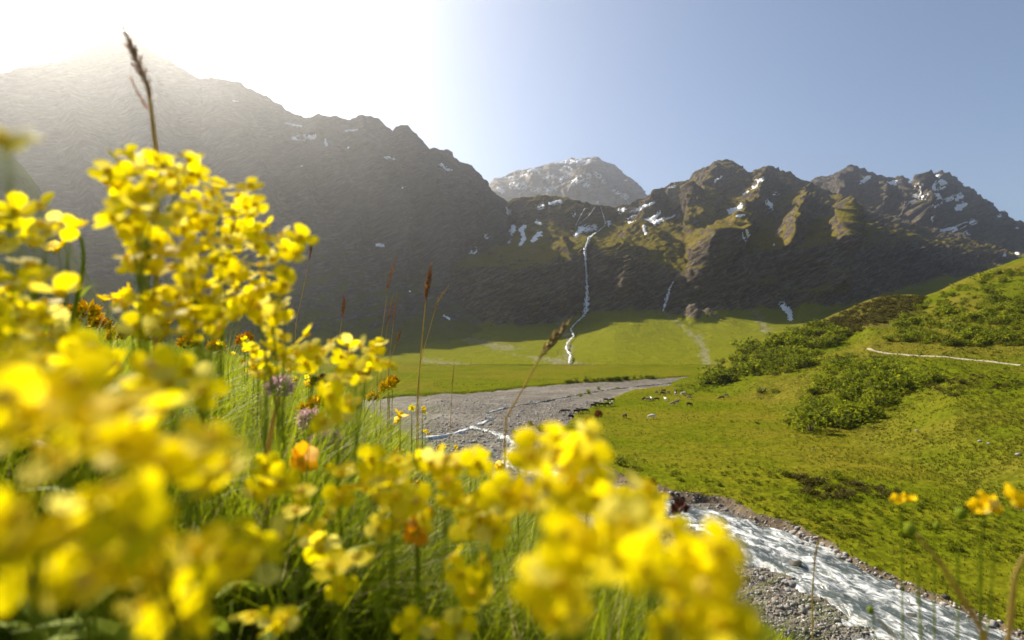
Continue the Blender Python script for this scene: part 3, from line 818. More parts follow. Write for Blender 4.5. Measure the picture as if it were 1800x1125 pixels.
# ------------------------------------------------------------------ waterfalls
def falls(name, pts, label, bvhs, lift=1.5, na=9, step=2.0, parent=None):
    a = np.array(pts, float)
    s = np.concatenate([[0], np.cumsum(np.hypot(*np.diff(a[:, :2], axis=0).T))])
    q = np.linspace(0, s[-1], max(3, int(s[-1] / step)))
    px, py, w = (np.interp(q, s, a[:, i]) for i in range(3))
    w = 0.62 * w * (1 + 0.5 * np.array([math.sin(i * 1.3) * random.uniform(0.2, 1) for i in range(len(q))]))
    V = np.zeros((len(q), na, 3)); off = np.linspace(-1, 1, na)
    Dp = np.zeros((len(q), na))
    for i in range(len(q)):
        for j in range(na):
            h = cast(bvhs, px[i] + off[j] * w[i], py[i])
            Dp[i, j] = h[0].y if h else np.nan
    Dp = np.where(np.isnan(Dp), np.nanmedian(Dp), Dp)
    D1 = Dp.min(axis=1)
    k = 3
    D1 = np.array([D1[max(0, i - k):i + k + 1].min() for i in range(len(D1))])
    D1 = np.convolve(np.pad(D1, 2, mode='edge'), np.ones(5) / 5, 'valid')
    for j in range(na):
        x, y, z = W(px + off[j] * w, py, D1 - lift + 2.5 * lift * abs(off[j]) ** 3)
        V[:, j] = np.stack([x, y, z], -1)
    V += rng.normal(size=V.shape) * 0.18
    F = grid_faces(len(q), na)
    edge = np.abs((np.arange(len(F)) % (na - 1)) - (na - 2) / 2) / ((na - 2) / 2)
    F = F[rng.random(len(F)) > 0.12 + 0.55 * edge ** 2 * (len(q) > 12)]
    return tag(link(name, np_mesh(name, V, F), parent, M_FALLW), label, "waterfall" if "fall" in name else "stream", kind="structure")

MB = [S_fall.bvh, S_left.bvh]
falls("waterfall", [(1034, 424, 4), (1028, 438, 4.5), (1029, 455, 3), (1030, 470, 2.6), (1031, 490, 3.6), (1032, 510, 5.5), (1031, 530, 8), (1029, 545, 9), (1026, 556, 6)], "tall white waterfall dropping down the central dark cliff", MB, 2.5)
falls("waterfall", [(1064, 396, 1.5), (1052, 406, 2), (1044, 411, 3), (1036, 417, 5), (1034, 424, 5)], "small cascade just above the tall waterfall", MB)
falls("waterfall", [(1028, 366, 0.8), (1020, 380, 1.0), (1012, 396, 1.3)], "thin white thread of water on the dark wall above", MB)
falls("waterfall", [(1046, 364, 0.8), (1034, 380, 1.0), (1018, 394, 1.0)], "slanting thread of water on the dark upper wall", MB)
falls("waterfall", [(1056, 364, 0.9), (1060, 376, 1.0), (1064, 392, 1.2)], "third thread of water beside the upper snow tongue", MB)
falls("waterfall", [(1184, 495, 2), (1177, 508, 4), (1172, 524, 5), (1168, 538, 4), (1165, 547, 2)], "smaller waterfall on the cliff near the rocky knob", MB, 2.0)
falls("mountain_stream", [(1026, 555, 3.5), (1012, 568, 2.5), (1003, 578, 3), (1009, 590, 3.5), (997, 602, 3), (995, 614, 3), (1003, 624, 4), (1000, 637, 4), (1003, 642, 2)], "winding white stream from the waterfall down the green fan", MB, 1.0)

# ------------------------------------------------------------------ leaf material and shrubs
def mat_leaf(name, a, b, trans=0.45, rough=0.6, spec=0.1, dry=None, rnd=0.35):
    t = NT(name)
    tint = t.attr("tint")
    oi = t.n("ObjectInfo").outputs["Random"]
    col = t.mix(tint, a, b)
    if dry is not None:
        col = t.mix(t.ramp(t.attr("dry"), [(0.4, 0.0), (0.6, 1.0)]), col, dry)
    col = t.mix(t.math('MULTIPLY', oi, rnd), col, tuple(c * 0.5 for c in a))
    d = t.bsdf(col, rough, None, spec)
    tr = t.n("BsdfTranslucent"); t.l(t.mix(0.0, col, col), tr.inputs[0])
    ms = t.n("MixShader"); ms.inputs[0].default_value = trans
    t.l(d, ms.inputs[1]); t.l(tr.outputs[0], ms.inputs[2])
    return t.done(ms.outputs[0])
M_SHRUB = mat_leaf("shrub_leaves", (0.115, 0.155, 0.006), (0.31, 0.33, 0.014), 0.6, rnd=0.7)
M_HEATH = mat_leaf("heath_leaves", (0.055, 0.060, 0.008), (0.145, 0.11, 0.022), 0.5)
M_TUFT = mat_leaf("tussock_grass", (0.095, 0.112, 0.004), (0.18, 0.168, 0.010), 0.5)
def mat_plain(name, col, rough=0.8, spec=0.2):
    t = NT(name)
    n = t.noise(t.coord(), 30, 3)
    return t.done(t.bsdf(t.mix(n, tuple(c * 0.75 for c in col), tuple(c * 1.2 for c in col)), rough, None, spec))
M_WOOD = mat_plain("shrub_wood", (0.10, 0.075, 0.05))

def leaf_cloud(n, size, flat=1.0, seed=0):
    r = np.random.default_rng(seed)
    lobes = r.normal(size=(7, 3)) * np.array([0.45, 0.45, 0.22 * flat]) + np.array([0, 0, 0.62 * flat])
    rad = r.uniform(0.32, 0.6, 7)
    i = r.integers(0, 7, n)
    d = r.normal(size=(n, 3)); d /= np.linalg.norm(d, axis=1)[:, None]
    c = lobes[i] + d * (rad[i] * r.uniform(0.55, 1.08, n))[:, None] * np.array([1, 1, 0.85 * flat])
    c[:, 2] = np.abs(c[:, 2]) + 0.02
    a = r.normal(size=(n, 3)); a /= np.linalg.norm(a, axis=1)[:, None]
    b = np.cross(a, d + r.normal(size=(n, 3)) * 0.6); b /= np.linalg.norm(b, axis=1)[:, None] + 1e-9
    s = size * r.uniform(0.6, 1.4, n)[:, None]
    V = np.stack([c - a * s, c + b * s * 0.55, c + a * s, c - b * s * 0.55], 1).reshape(-1, 3)
    F = np.arange(4 * n).reshape(n, 4)
    tint = np.repeat(np.clip(r.normal(0.5, 0.28, n), 0, 1), 4)
    return V, F, tint

def tube(pts, radii, sides=5):
    pts = np.asarray(pts, float); n = len(pts)
    t = np.gradient(pts, axis=0); t /= np.linalg.norm(t, axis=1)[:, None] + 1e-9
    ref = np.array([1.0, 0.2, 0.1]) if abs(t[0, 0]) < 0.9 else np.array([0, 1.0, 0])
    u = np.cross(t, ref); u /= np.linalg.norm(u, axis=1)[:, None] + 1e-9
    v = np.cross(t, u)
    a = np.linspace(0, 2 * math.pi, sides, endpoint=False)
    V = pts[:, None] + (u[:, None] * np.cos(a)[None, :, None] + v[:, None] * np.sin(a)[None, :, None]) * np.asarray(radii, float)[:, None, None]
    i = np.arange(n - 1)[:, None] * sides; j = np.arange(sides)[None, :]
    F = np.stack([i + j, i + (j + 1) % sides, i + sides + (j + 1) % sides, i + sides + j], -1).reshape(-1, 4)
    return V.reshape(-1, 3), F

def join(parts):
    V, F, o = [], [], 0
    for v, f in parts:
        V.append(np.asarray(v, float)); F.append(np.asarray(f) + o); o += len(v)
    return np.concatenate(V), np.concatenate(F)

shrub_protos = []
for k in range(7):
    V, F, ti = leaf_cloud(330, 0.115, seed=k)
    fm = np_mesh("shrub_foliage", V, F, False); set_attr(fm, "tint", ti); fm.materials.append(M_SHRUB)
    st = []
    for a in range(6):
        an = a * 1.05 + k
        st.append(tube([(0, 0, -0.15), (0.15 * math.cos(an), 0.15 * math.sin(an), 0.25), (0.45 * math.cos(an), 0.45 * math.sin(an), 0.75)], [0.035, 0.028, 0.012], 4))
    V, F = join(st)
    sm = np_mesh("shrub_stems", V, F); sm.materials.append(M_WOOD)
    shrub_protos.append((fm, sm))
heath_protos = []
for k in range(4):
    V, F, ti = leaf_cloud(220, 0.11, 0.55, seed=40 + k)
    fm = np_mesh("heath_foliage", V, F, False); set_attr(fm, "tint", ti); fm.materials.append(M_HEATH)
    heath_protos.append((fm, shrub_protos[k][1]))

def in_poly(px, py, poly):
    return bool(poly_sdf(np.array([px]), np.array([py]), poly)[0] < 0)

def put_shrub(px, py, size, protos, label, group, name="shrub", bv=None):
    h = cast(bv or LAND, px, py)
    if h is None or h[2] > 380: return False
    fm, sm = random.choice(protos)
    o = empty(name, (h[0].x, h[0].y, h[0].z - 0.05 * size), random.uniform(0, 6.28))
    s = size * random.uniform(0.8, 1.25)
    o.scale = (s * random.uniform(0.9, 1.3), s * random.uniform(0.9, 1.3), s)
    tag(o, label, "shrub", group)
    link("foliage", fm, o); link("stems", sm, o)
    return True

def place_word(px, py, xs, ys):
    a, b = (px - min(xs)) / (max(xs) - min(xs)), (py - min(ys)) / (max(ys) - min(ys))
    return ("upper " if b < 0.33 else "lower " if b > 0.66 else "middle ") + ("left" if a < 0.33 else "right" if a > 0.66 else "centre")

def scatter(poly, n, size, protos, label, group, name="shrub"):
    xs = [p[0] for p in poly]; ys = [p[1] for p in poly]
    k = 0; tries = 0
    while k < n and tries < n * 30:
        tries += 1
        px, py = random.uniform(min(xs), max(xs)), random.uniform(min(ys), max(ys))
        if in_poly(px, py, poly) and put_shrub(px, py, size * random.uniform(0.4, 1.5), protos, label + ", " + place_word(px, py, xs, ys) + " of it", group, name): k += 1

T1 = [(1228, 682), (1262, 640), (1300, 618), (1360, 600), (1420, 578), (1470, 575), (1500, 590), (1440, 625), (1420, 648), (1340, 665), (1290, 672)]
T2 = [(1415, 700), (1450, 655), (1490, 622), (1520, 640), (1560, 645), (1640, 650), (1650, 672), (1580, 700), (1555, 720), (1500, 752), (1450, 768), (1400, 748)]
T3 = [(1560, 600), (1600, 556), (1640, 524), (1720, 486), (1815, 450), (1815, 605), (1740, 612), (1640, 606)]
scatter(T1, 110, 3.0, shrub_protos, "green shrub in the thicket on the hill's left flank", "shrubs on the left flank of the hill")
scatter(T2, 85, 2.6, shrub_protos, "green shrub in the thicket below the dirt track", "shrubs below the dirt track")
scatter(T3, 100, 2.3, shrub_protos, "green shrub in the thicket above the dirt track", "shrubs above the dirt track")
HE = [(1440, 585), (1470, 556), (1540, 528), (1620, 526), (1600, 548), (1540, 570), (1500, 580)]
scatter(HE, 110, 1.5, heath_protos, "brown heath bush on the rounded hilltop", "heath bushes on the hilltop", "heath_bush")
for px, py, s, lab in ((1388, 745, 1.2, "lone dark shrub left of the thicket below the track"), (1432, 642, 1.7, "shrub standing alone above the open grass of the hill"), (1335, 690, 1.6, "dark shrub beside the white cow at the hill foot"), (1362, 690, 1.5, "round shrub right of the white cow at the hill foot"), (1285, 742, 0.5, "flat dark tuft of shrub in the cow meadow"), (1330, 745, 0.6, "low dark shrub in the meadow below the hill"), (1470, 842, 0.9, "dark green shrub among heath near the stream"), (1380, 838, 0.8, "low shrub in mid meadow left of the heath"), (1090, 818, 1.1, "grey green shrub on the bank where the stream bends"), (1118, 826, 0.9, "small leafy shrub on the bank right of the bend"), (1070, 805, 1.0, "brownish shrub at the tip of the stream bank"), (1420, 880, 0.6, "small shrub in the meadow right of the stream")):
    put_shrub(px, py, s, shrub_protos, lab, None)
for px, py, s, lab in ((932, 748, 0.9, "lone green bush growing on the gravel beside the channel"), (950, 757, 1.1, "larger green bush on the gravel below the lone one"), (905, 762, 0.7, "small bush on the gravel between the braids"), (1035, 692, 1.3, "bush at the upper edge of the cow meadow on gravel"), (1020, 697, 0.9, "low bush left of the one on the upper gravel"), (1052, 684, 1.1, "bush where the gravel meets the upper meadow"), (1085, 683, 1.0, "bush right of the one where gravel meets meadow")):
    put_shrub(px, py, s, shrub_protos, lab, None, bv=LAND + [B_bed])
for px, py, lab in ((1440, 850, "dark heath bush in the middle of the meadow"), (1510, 855, "dark heath bush right of the green shrub"), (1545, 862, "brown heath bush nearest the hill foot"), (1490, 872, "low brown heath bush below the green shrub"), (1405, 842, "low heath bush left of the dark ones")):
    put_shrub(px, py, 1.1, heath_protos, lab, "heath bushes in the meadow", "heath_bush")
for i in range(36):
    px = random.uniform(985, 1150); py = float(np.interp(px, [985, 1060, 1150], [674, 668.5, 664.5])) - random.uniform(0, 1.5)
    put_shrub(px, py, 1.3, shrub_protos, "low dark bush on the far bank of the gravel bed", "bushes on the far bank", bv=[B_valley])

# the rest of the scrub: too dense to count
def scrub_mass(name, areas, mat, label, base_seed=70):
    Vs, Fs, Ts, o = [], [], [], 0
    base = [leaf_cloud(110, 0.17, 0.8, seed=base_seed + k) for k in range(6)]
    n = 0
    for poly, cnt, sz in areas:
        xs = [p[0] for p in poly]; ys = [p[1] for p in poly]
        k = 0
        for _ in range(cnt * 20):
            px, py = random.uniform(min(xs), max(xs)), random.uniform(min(ys), max(ys))
            if not in_poly(px, py, poly): continue
            h = cast(LAND, px, py)
            if h is None or h[2] > 380: continue
            V, F, ti = random.choice(base)
            a = random.uniform(0, 6.28); s = sz * random.uniform(0.5, 1.3)
            Rm = np.array([[math.cos(a), -math.sin(a), 0], [math.sin(a), math.cos(a), 0], [0, 0, 1]]) * s
            Vs.append(V @ Rm.T + np.array(h[0])); Fs.append(F + o); Ts.append(np.clip(ti + random.uniform(-.25, .25), 0, 1)); o += len(V)
            k += 1
            if k >= cnt: break
    me = np_mesh(name, np.concatenate(Vs), np.concatenate(Fs), False)
    set_attr(me, "tint", np.concatenate(Ts))
    return tag(link(name, me, mat=mat), label, "undergrowth", kind="stuff")
scrub_mass("undergrowth", ((T1, 130, 1.2), (T2, 90, 1.0), (T3, 260, 1.2), ([(1180, 690), (1240, 655), (1250, 690), (1200, 697)], 40, 0.9), ([(1380, 600), (1640, 520), (1800, 460), (1800, 700), (1500, 700)], 160, 0.8), ([(1080, 800), (1250, 800), (1500, 860), (1800, 900), (1800, 980), (1500, 960), (1200, 850)], 260, 0.42)), M_SHRUB, "low green scrub filling the gaps on the hillside")
scrub_mass("undergrowth", (([(1400, 610), (1440, 572), (1500, 542), (1560, 520), (1630, 524), (1600, 552), (1540, 572), (1500, 590)], 330, 1.5), ([(1380, 838), (1560, 850), (1600, 875), (1420, 880)], 60, 0.6), ([(1600, 660), (1800, 660), (1800, 690), (1640, 700)], 50, 0.7)), M_HEATH, "low brown heath covering the rounded hilltop", 80)

# ------------------------------------------------------------------ tussock grass of the middle distance
def tussocks(n):
    C0, H = [], []
    for _ in range(n * 3):
        if len(C0) >= n: break
        px = random.uniform(760, 1830); py = 668 + 480 * random.random() ** 1.1
        if random.random() < 0.3: px, py = random.uniform(1400, 1830), random.uniform(560, 900)
        h = cast(LAND, px, py)
        if h is None or h[2] > 330 or h[2] < 20: continue
        C0.append(h[0]); H.append(h[2])
    c = np.array([tuple(v) for v in C0]); D = np.array(H)
    e = edge_d(c[:, 0], c[:, 1])
    k = (e > 0.6) | (c[:, 2] > -17.5)
    k &= fbm(c[:, 0] / 6, c[:, 1] / 6, 0 * c[:, 0], 3) + 0.35 * rng.normal(size=len(c)) > -0.15
    c, D = c[k], D[k]
    n = len(c); B = 6
    h = (0.10 + 0.0016 * D) * rng.uniform(0.4, 1.3, n)
    w = h * 0.16
    cc = np.repeat(c, B, 0); hh = np.repeat(h, B); ww = np.repeat(w, B)
    a = rng.uniform(0, 6.28, n * B); lean = rng.uniform(0.2, 1.1, n * B)
    dx, dy = np.cos(a), np.sin(a)
    base = cc + np.stack([dx, dy, 0 * dx], 1) * (hh * 0.35)[:, None] * rng.uniform(0, 1, (n * B, 1))
    tip = base + np.stack([dx * lean, dy * lean, np.ones_like(dx)], 1) * hh[:, None]
    sd = np.stack([-dy, dx, 0 * dx], 1) * ww[:, None]
    base[:, 2] -= 0.03
    V = np.stack([base - sd, base + sd, tip], 1).reshape(-1, 3)
    me = np_mesh("grass", V, np.arange(len(V)).reshape(-1, 3), False)
    set_attr(me, "tint", np.repeat(np.clip(rng.normal(0.5, 0.3, n), 0, 1), B * 3))
    tag(link("grass", me, mat=M_TUFT), "short tussock grass covering the meadow beyond the stream", "grass", kind="stuff")
tussocks(34000)

# ------------------------------------------------------------------ stones of the stream
def rock_mesh(name, seed, sub):
    import bmesh
    bm = bmesh.new()
    bmesh.ops.create_icosphere(bm, subdivisions=sub, radius=1.0)
    V = np.array([v.co[:] for v in bm.verts]); F = np.array([[v.index for v in f.verts] for f in bm.faces])
    bm.free()
    r = np.random.default_rng(seed)
    d = 1 + 0.35 * fbm(V[:, 0] * 1.1 + seed * 7, V[:, 1] * 1.1, V[:, 2] * 1.1, 2)
    V = V * d[:, None] * np.array([r.uniform(0.8, 1.3), r.uniform(0.7, 1.1), r.uniform(0.5, 0.75)])
    for _ in range(5):
        n = r.normal(size=3); n /= np.linalg.norm(n)
        k = V @ n; c = r.uniform(0.5, 0.75)
        V = V - np.outer(np.clip(k - c, 0, None), n)
    return V, F
stone_mesh = []
for k in range(8):
    V, F = rock_mesh("stone", k, 2)
    m = np_mesh("stone", V, F, False); m.materials.append(M_STONE); stone_mesh.append(m)

M_WET = mat_rock("wet_stone", (0.05, 0.046, 0.04), (0.11, 0.10, 0.09))
def put_stone(px, py, size, label, group, name="stone", bv=None):
    h = cast(bv or [B_bed, B_valley], px, py)
    if h is None or h[2] > 160: return
    o = link(name, random.choice(stone_mesh))
    if name == "wet_stone":
        o.material_slots[0].link = 'OBJECT'; o.material_slots[0].material = M_WET; h = (h[0] + Vector((0, 0, 0.12)), h[1], h[2])
    s = size * random.uniform(0.6, 1.4)
    o.location = h[0] + Vector((0, 0, s * 0.12)); o.scale = (s, s, s * random.uniform(0.7, 1.1))
    o.rotation_euler = (random.uniform(-.2, .2), random.uniform(-.2, .2), random.uniform(0, 6.28))
    tag(o, label, "stone", group)
def stones(line, n, spread, size, label, group):
    a = np.array(line, float)
    for _ in range(n):
        t = random.uniform(0, len(a) - 1.001); i = int(t)
        p = a[i] + (a[i + 1] - a[i]) * (t - i)
        put_stone(p[0] + random.gauss(0, spread), p[1] + random.gauss(0, spread * 0.35), size, label, group)
stones([(1390, 938), (1420, 955), (1460, 972), (1490, 985)], 46, 14, 0.28, "pale stone heaped on the far bank where the stream bulges", "stones heaped on the far bank")
stones([(1530, 1020), (1590, 1055), (1650, 1075), (1720, 1100), (1780, 1125)], 60, 16, 0.24, "pale stone along the eroded far bank near the bottom right corner", "stones on the far bank at the corner")
stones([(1090, 872), (1170, 905), (1250, 955), (1320, 1000), (1390, 1050), (1470, 1110)], 90, 26, 0.20, "grey stone on the near gravel bank of the stream", "stones on the near bank")
stones([(1060, 838), (1150, 862), (1250, 885), (1340, 920)], 30, 8, 0.22, "stone at the foot of the dark earth bank upstream", "stones under the earth bank")
for i in range(26):
    k_ = random.uniform(0, 6.99); i_ = int(k_)
    cpt = [(1100, 866), (1180, 890), (1260, 916), (1340, 950), (1420, 988), (1500, 1024), (1580, 1062), (1660, 1100)]
    qx_ = cpt[i_][0] + (cpt[i_ + 1][0] - cpt[i_][0]) * (k_ - i_); qy_ = cpt[i_][1] + (cpt[i_ + 1][1] - cpt[i_][1]) * (k_ - i_)
    put_stone(qx_ + random.gauss(0, 30), qy_ + random.gauss(0, 9), random.uniform(0.28, 0.5), "wet dark stone breaking the water of the stream", "stones in the stream", "wet_stone")
for px, py, s, lab in ((1185, 886, 0.45, "dark wet boulder standing in the white water upstream"), (1218, 898, 0.4, "dark boulder at the near edge of the rapids"), (1390, 1028, 0.5, "large dark boulder on the near bank beside the rapids"), (1300, 925, 0.3, "small dark stone breaking the middle of the stream"), (1440, 962, 0.4, "flat grey boulder at the far waterline"), (1520, 1010, 0.4, "brown boulder at the far waterline below the stone heap"), (1545, 1062, 0.4, "flat pale slab lying at the far waterline")):
    put_stone(px, py, s, lab, None, "boulder")
for px, py, s, lab in ((1722, 776, 0.45, "grey rock poking out of the right hillside"), (1738, 780, 0.30, "smaller rock right of the grey hillside rock"), (1612, 757, 0.25, "pale rock lying on the open slope below the thicket"), (1790, 800, 0.40, "weathered rock at the right picture edge on the slope"), (1428, 790, 0.25, "brown rock at the foot of the open slope"), (1598, 642, 0.60, "pale rocky outcrop beside the dirt track")):
    put_stone(px, py, s, lab, None, "hill_rock", [S_hill.bvh, B_valley])

def pebbles(n):
    base = [rock_mesh("p", 90 + k, 1) for k in range(5)]
    Vs, Fs, Ts, o = [], [], [], 0
    hits = []
    for _ in range(n):
        if random.random() < 0.6:
            px, py = random.uniform(950, 1800), random.uniform(830, 1125)
        else:
            px, py = random.uniform(740, 1060), random.uniform(690, 860)
        h = cast([B_bed, B_valley], px, py)
        if h is not None and h[2] <= 190: hits.append(h)
    ok = edge_d(np.array([h[0].x for h in hits]), np.array([h[0].y for h in hits])) <= 0.8
    for h, good in zip(hits, ok):
        if not good: continue
        V, F = base[random.randrange(5)]
        s = (0.05 + 0.14 * random.random() ** 2.5) * (1 if h[2] < 90 else 2.4)
        a = random.uniform(0, 6.28)
        Rm = np.array([[math.cos(a), -math.sin(a), 0], [math.sin(a), math.cos(a), 0], [0, 0, 1]]) * s
        Vs.append(V @ Rm.T + np.array(h[0])); Fs.append(F + o); o += len(V)
    me = np_mesh("pebbles", np.concatenate(Vs), np.concatenate(Fs), False)
    tag(link("pebbles", me, mat=M_PEB), "loose grey pebbles covering the gravel banks", "pebbles", kind="stuff")
t = NT("pebble_stone")
co = t.coord(); bw = t.n("RGBToBW"); t.l(t.voronoi(co, 3.0, "Color"), bw.inputs[0])
M_PEB = t.done(t.bsdf(t.ramp(bw.outputs[0], [(0.2, (0.13, 0.12, 0.11)), (0.55, (0.28, 0.265, 0.24)), (0.85, (0.50, 0.48, 0.45))]), 0.8, None, 0.3))
pebbles(13000)

# ------------------------------------------------------------------ cows
def cow_mesh(pose):
    J = []; E = []; Rr = []
    def add(p, r, par=None):
        J.append(p); Rr.append(r); i = len(J) - 1
        if par is not None: E.append((par, i))
        return i
    pel = add((-0.55, 0, 1.12), (0.30, 0.33))
    rump = add((-0.82, 0, 1.14), (0.20, 0.24), pel)
    b1 = add((-0.15, 0, 1.02), (0.36, 0.40), pel)
    b2 = add((0.28, 0, 1.03), (0.33, 0.38), b1)
    sh = add((0.62, 0, 1.10), (0.26, 0.33), b2)
    if pose == 0:      # grazing
        n1 = add((0.92, 0.03, 0.92), (0.15, 0.20), sh); n2 = add((1.16, 0.06, 0.56), (0.12, 0.15), n1)
        hd = add((1.26, 0.07, 0.34), (0.115, 0.125), n2); mz = add((1.34, 0.07, 0.10), (0.075, 0.08), hd); br = n2; ez = 0.46; ex = 1.20
    else:              # head up
        n1 = add((0.90, 0.02, 1.26), (0.15, 0.20), sh); n2 = add((1.12, 0.05, 1.46), (0.12, 0.15), n1)
        hd = add((1.28, 0.08, 1.46), (0.115, 0.13), n2); mz = add((1.52, 0.12, 1.30), (0.075, 0.08), hd); br = n2; ez = 1.56; ex = 1.16
    for s in (-1, 1):
        e1 = add((ex - 0.02, s * 0.17 + 0.06, ez), (0.035, 0.05), br); add((ex - 0.06, s * 0.30 + 0.06, ez - 0.03), (0.02, 0.045), e1)
    st = 0.12 if pose == 2 else 0.0
    for s in (-1, 1):
        k = st * s
        h1 = add((-0.66, s * 0.19, 0.86), (0.14, 0.17), pel); h2 = add((-0.58 + k, s * 0.20, 0.62), (0.09, 0.11), h1)
        h3 = add((-0.78 + k, s * 0.20, 0.42), (0.055, 0.065), h2); h4 = add((-0.74 + k, s * 0.20, 0.10), (0.045, 0.05), h3); add((-0.70 + k, s * 0.20, 0.0), (0.055, 0.06), h4)
        f1 = add((0.58, s * 0.19, 0.78), (0.11, 0.13), sh); f2 = add((0.58 - k, s * 0.20, 0.44), (0.065, 0.07), f1)
        f3 = add((0.57 - k, s * 0.20, 0.10), (0.045, 0.05), f2); add((0.60 - k, s * 0.20, 0.0), (0.055, 0.06), f3)
    t1 = add((-0.98, 0, 1.08), (0.04, 0.04), rump); t2 = add((-1.03, 0.02, 0.7), (0.025, 0.025), t1); add((-1.02, 0.03, 0.42), (0.045, 0.045), t2)
    me = bpy.data.meshes.new("cow_skeleton")
    me.from_pydata(J, E, [])
    ob = bpy.data.objects.new("cow_skeleton", me); C.objects.link(ob)
    md = ob.modifiers.new("skin", 'SKIN'); md.use_smooth_shade = True
    for i, r in enumerate(Rr): me.skin_vertices[0].data[i].radius = r
    me.skin_vertices[0].data[0].use_root = True
    ob.modifiers.new("sub", 'SUBSURF').levels = 1
    dg = bpy.context.evaluated_depsgraph_get()
    out = bpy.data.meshes.new_from_object(ob.evaluated_get(dg))
    out.name = "cow"
    bpy.data.objects.remove(ob); bpy.data.meshes.remove(me)
    return out
cow_poses = [cow_mesh(i) for i in range(3)]

def mat_cow(name, a, b, th=0.55):
    t = NT(name)
    oi = t.n("ObjectInfo").outputs["Random"]
    ad = t.n("VectorMath"); ad.operation = 'ADD'; t.l(t.coord(), ad.inputs[0])
    cx = t.n("CombineXYZ"); t.l(t.math('MULTIPLY', oi, 40.0), cx.inputs[0]); t.l(cx.outputs[0], ad.inputs[1])
    f = t.ramp(t.noise(ad.outputs[0], 1.4, 2), [(th - 0.03, 0.0), (th + 0.03, 1.0)])
    return t.done(t.bsdf(t.mix(f, a, b), 0.75, None, 0.2))
COWM = {'black': mat_cow("black_hide", (0.018, 0.015, 0.013), (0.03, 0.025, 0.02), 0.6), 'patched': mat_cow("patched_hide", (0.02, 0.017, 0.015), (0.75, 0.72, 0.66), 0.52),
        'brown': mat_cow("brown_hide", (0.10, 0.055, 0.03), (0.16, 0.10, 0.055), 0.55), 'dark': mat_cow("dark_brown_hide", (0.04, 0.026, 0.018), (0.07, 0.045, 0.03), 0.55),
        'tan': mat_cow("tan_hide", (0.34, 0.22, 0.12), (0.46, 0.33, 0.20), 0.5), 'white': mat_cow("cream_hide", (0.72, 0.66, 0.56), (0.40, 0.28, 0.18), 0.62), 'grey': mat_cow("grey_brown_hide", (0.20, 0.16, 0.12), (0.30, 0.25, 0.20), 0.5)}
cows = [  # zoomed spots: photo px, py (feet), colour, pose, heading, label
    (1003.5, 737, 'black', 0, 30, "black cow grazing alone closest to the camera side of the gravel edge"),
    (1098.5, 735, 'dark', 0, 100, "dark brown cow grazing alone in the middle of the meadow"),
    (1146, 736.5, 'white', 0, 170, "cream cow grazing alone in the lower middle of the herd"),
    (1043, 717, 'black', 0, 10, "black cow leading the row along the gravel edge"),
    (1049.5, 714, 'dark', 1, 200, "dark cow second in the row along the gravel edge"),
    (1058, 715, 'black', 0, 350, "black cow in the middle of the gravel edge row"),
    (1067, 714.5, 'dark', 0, 20, "dark brown cow fourth in the gravel edge row"),
    (1074.5, 713.5, 'patched', 2, 60, "black and white cow at the right end of the gravel edge row"),
    (1065, 706.5, 'brown', 0, 5, "brown cow standing behind the gravel edge row on stones"),
    (1076, 706.5, 'dark', 0, 180, "dark cow farthest back of the gravel edge row"),
    (990, 727, 'dark', 0, 180, "dark cow at the far left on the gravel"),
    (997, 726.5, 'grey', 0, 10, "grey brown cow on the gravel beside the leftmost one"),
    (1013, 727.5, 'black', 0, 15, "black cow at the grass tip by the gravel"),
    (1020, 726, 'brown', 2, 190, "brown cow between two black ones at the grass tip"),
    (1028.5, 726, 'black', 0, 0, "black cow right of the brown one at the grass tip"),
    (1133, 704.5, 'dark', 0, 200, "dark cow at the left of the central cluster"),
    (1139, 705, 'tan', 0, 20, "tan cow in the central cluster with its side to the sun"),
    (1145, 704.5, 'patched', 2, 95, "black and white cow right of the tan one in the cluster"),
    (1154.5, 705, 'dark', 0, 160, "dark cow right of the central cluster"),
    (1170, 705.5, 'white', 1, 100, "bright white cow standing right of the cluster"),
    (1182.5, 713, 'tan', 0, 200, "tan cow grazing in front of the white one"),
    (1190, 710, 'grey', 2, 30, "grey brown cow touching the tan grazing one"),
    (1211.5, 714.5, 'black', 0, 5, "black cow alone at the right of the herd"),
    (1154, 693, 'grey', 0, 40, "grey brown cow in the far row by the bushes"),
    (1164.5, 694.5, 'dark', 0, 0, "dark cow low in the far row"),
    (1166.5, 690, 'brown', 0, 190, "brown cow at the back of the far row"),
    (1175, 692.5, 'tan', 0, 45, "tan cow in the middle of the far row"),
    (1187.5, 695.5, 'patched', 2, 80, "patched cow facing the camera in the far row"),
    (1187, 691, 'dark', 1, 90, "dark cow behind the patched one in the far row"),
    (1201.5, 694.5, 'white', 0, 185, "pale cow at the right end of the far row"),
    (1211.5, 702, 'tan', 0, 10, "light brown cow below the right end of the far row"),
    (1268.5, 702.5, 'dark', 0, 170, "dark brown cow at the foot of the bushy hill"),
    (1276.5, 698, 'tan', 0, 20, "pale tan cow behind the dark one under the bushy hill"),
    (1338.5, 687, 'white', 1, 200, "white cow among the shrubs higher on the slope"),
]
for px, py, col, pose, hd, lab in cows:
    h = cast(LAND + [B_bed], px, py)
    o = link("cow", cow_poses[pose])
    if not o.data.materials: o.data.materials.append(COWM['black'])
    o.material_slots[0].link = 'OBJECT'; o.material_slots[0].material = COWM[col]
    o.location = h[0] + Vector((0, 0, -0.02)); o.rotation_euler = (0, 0, R(hd)); o.scale = (0.9,) * 3
    tag(o, lab, "cow", "cows grazing on the valley meadow")

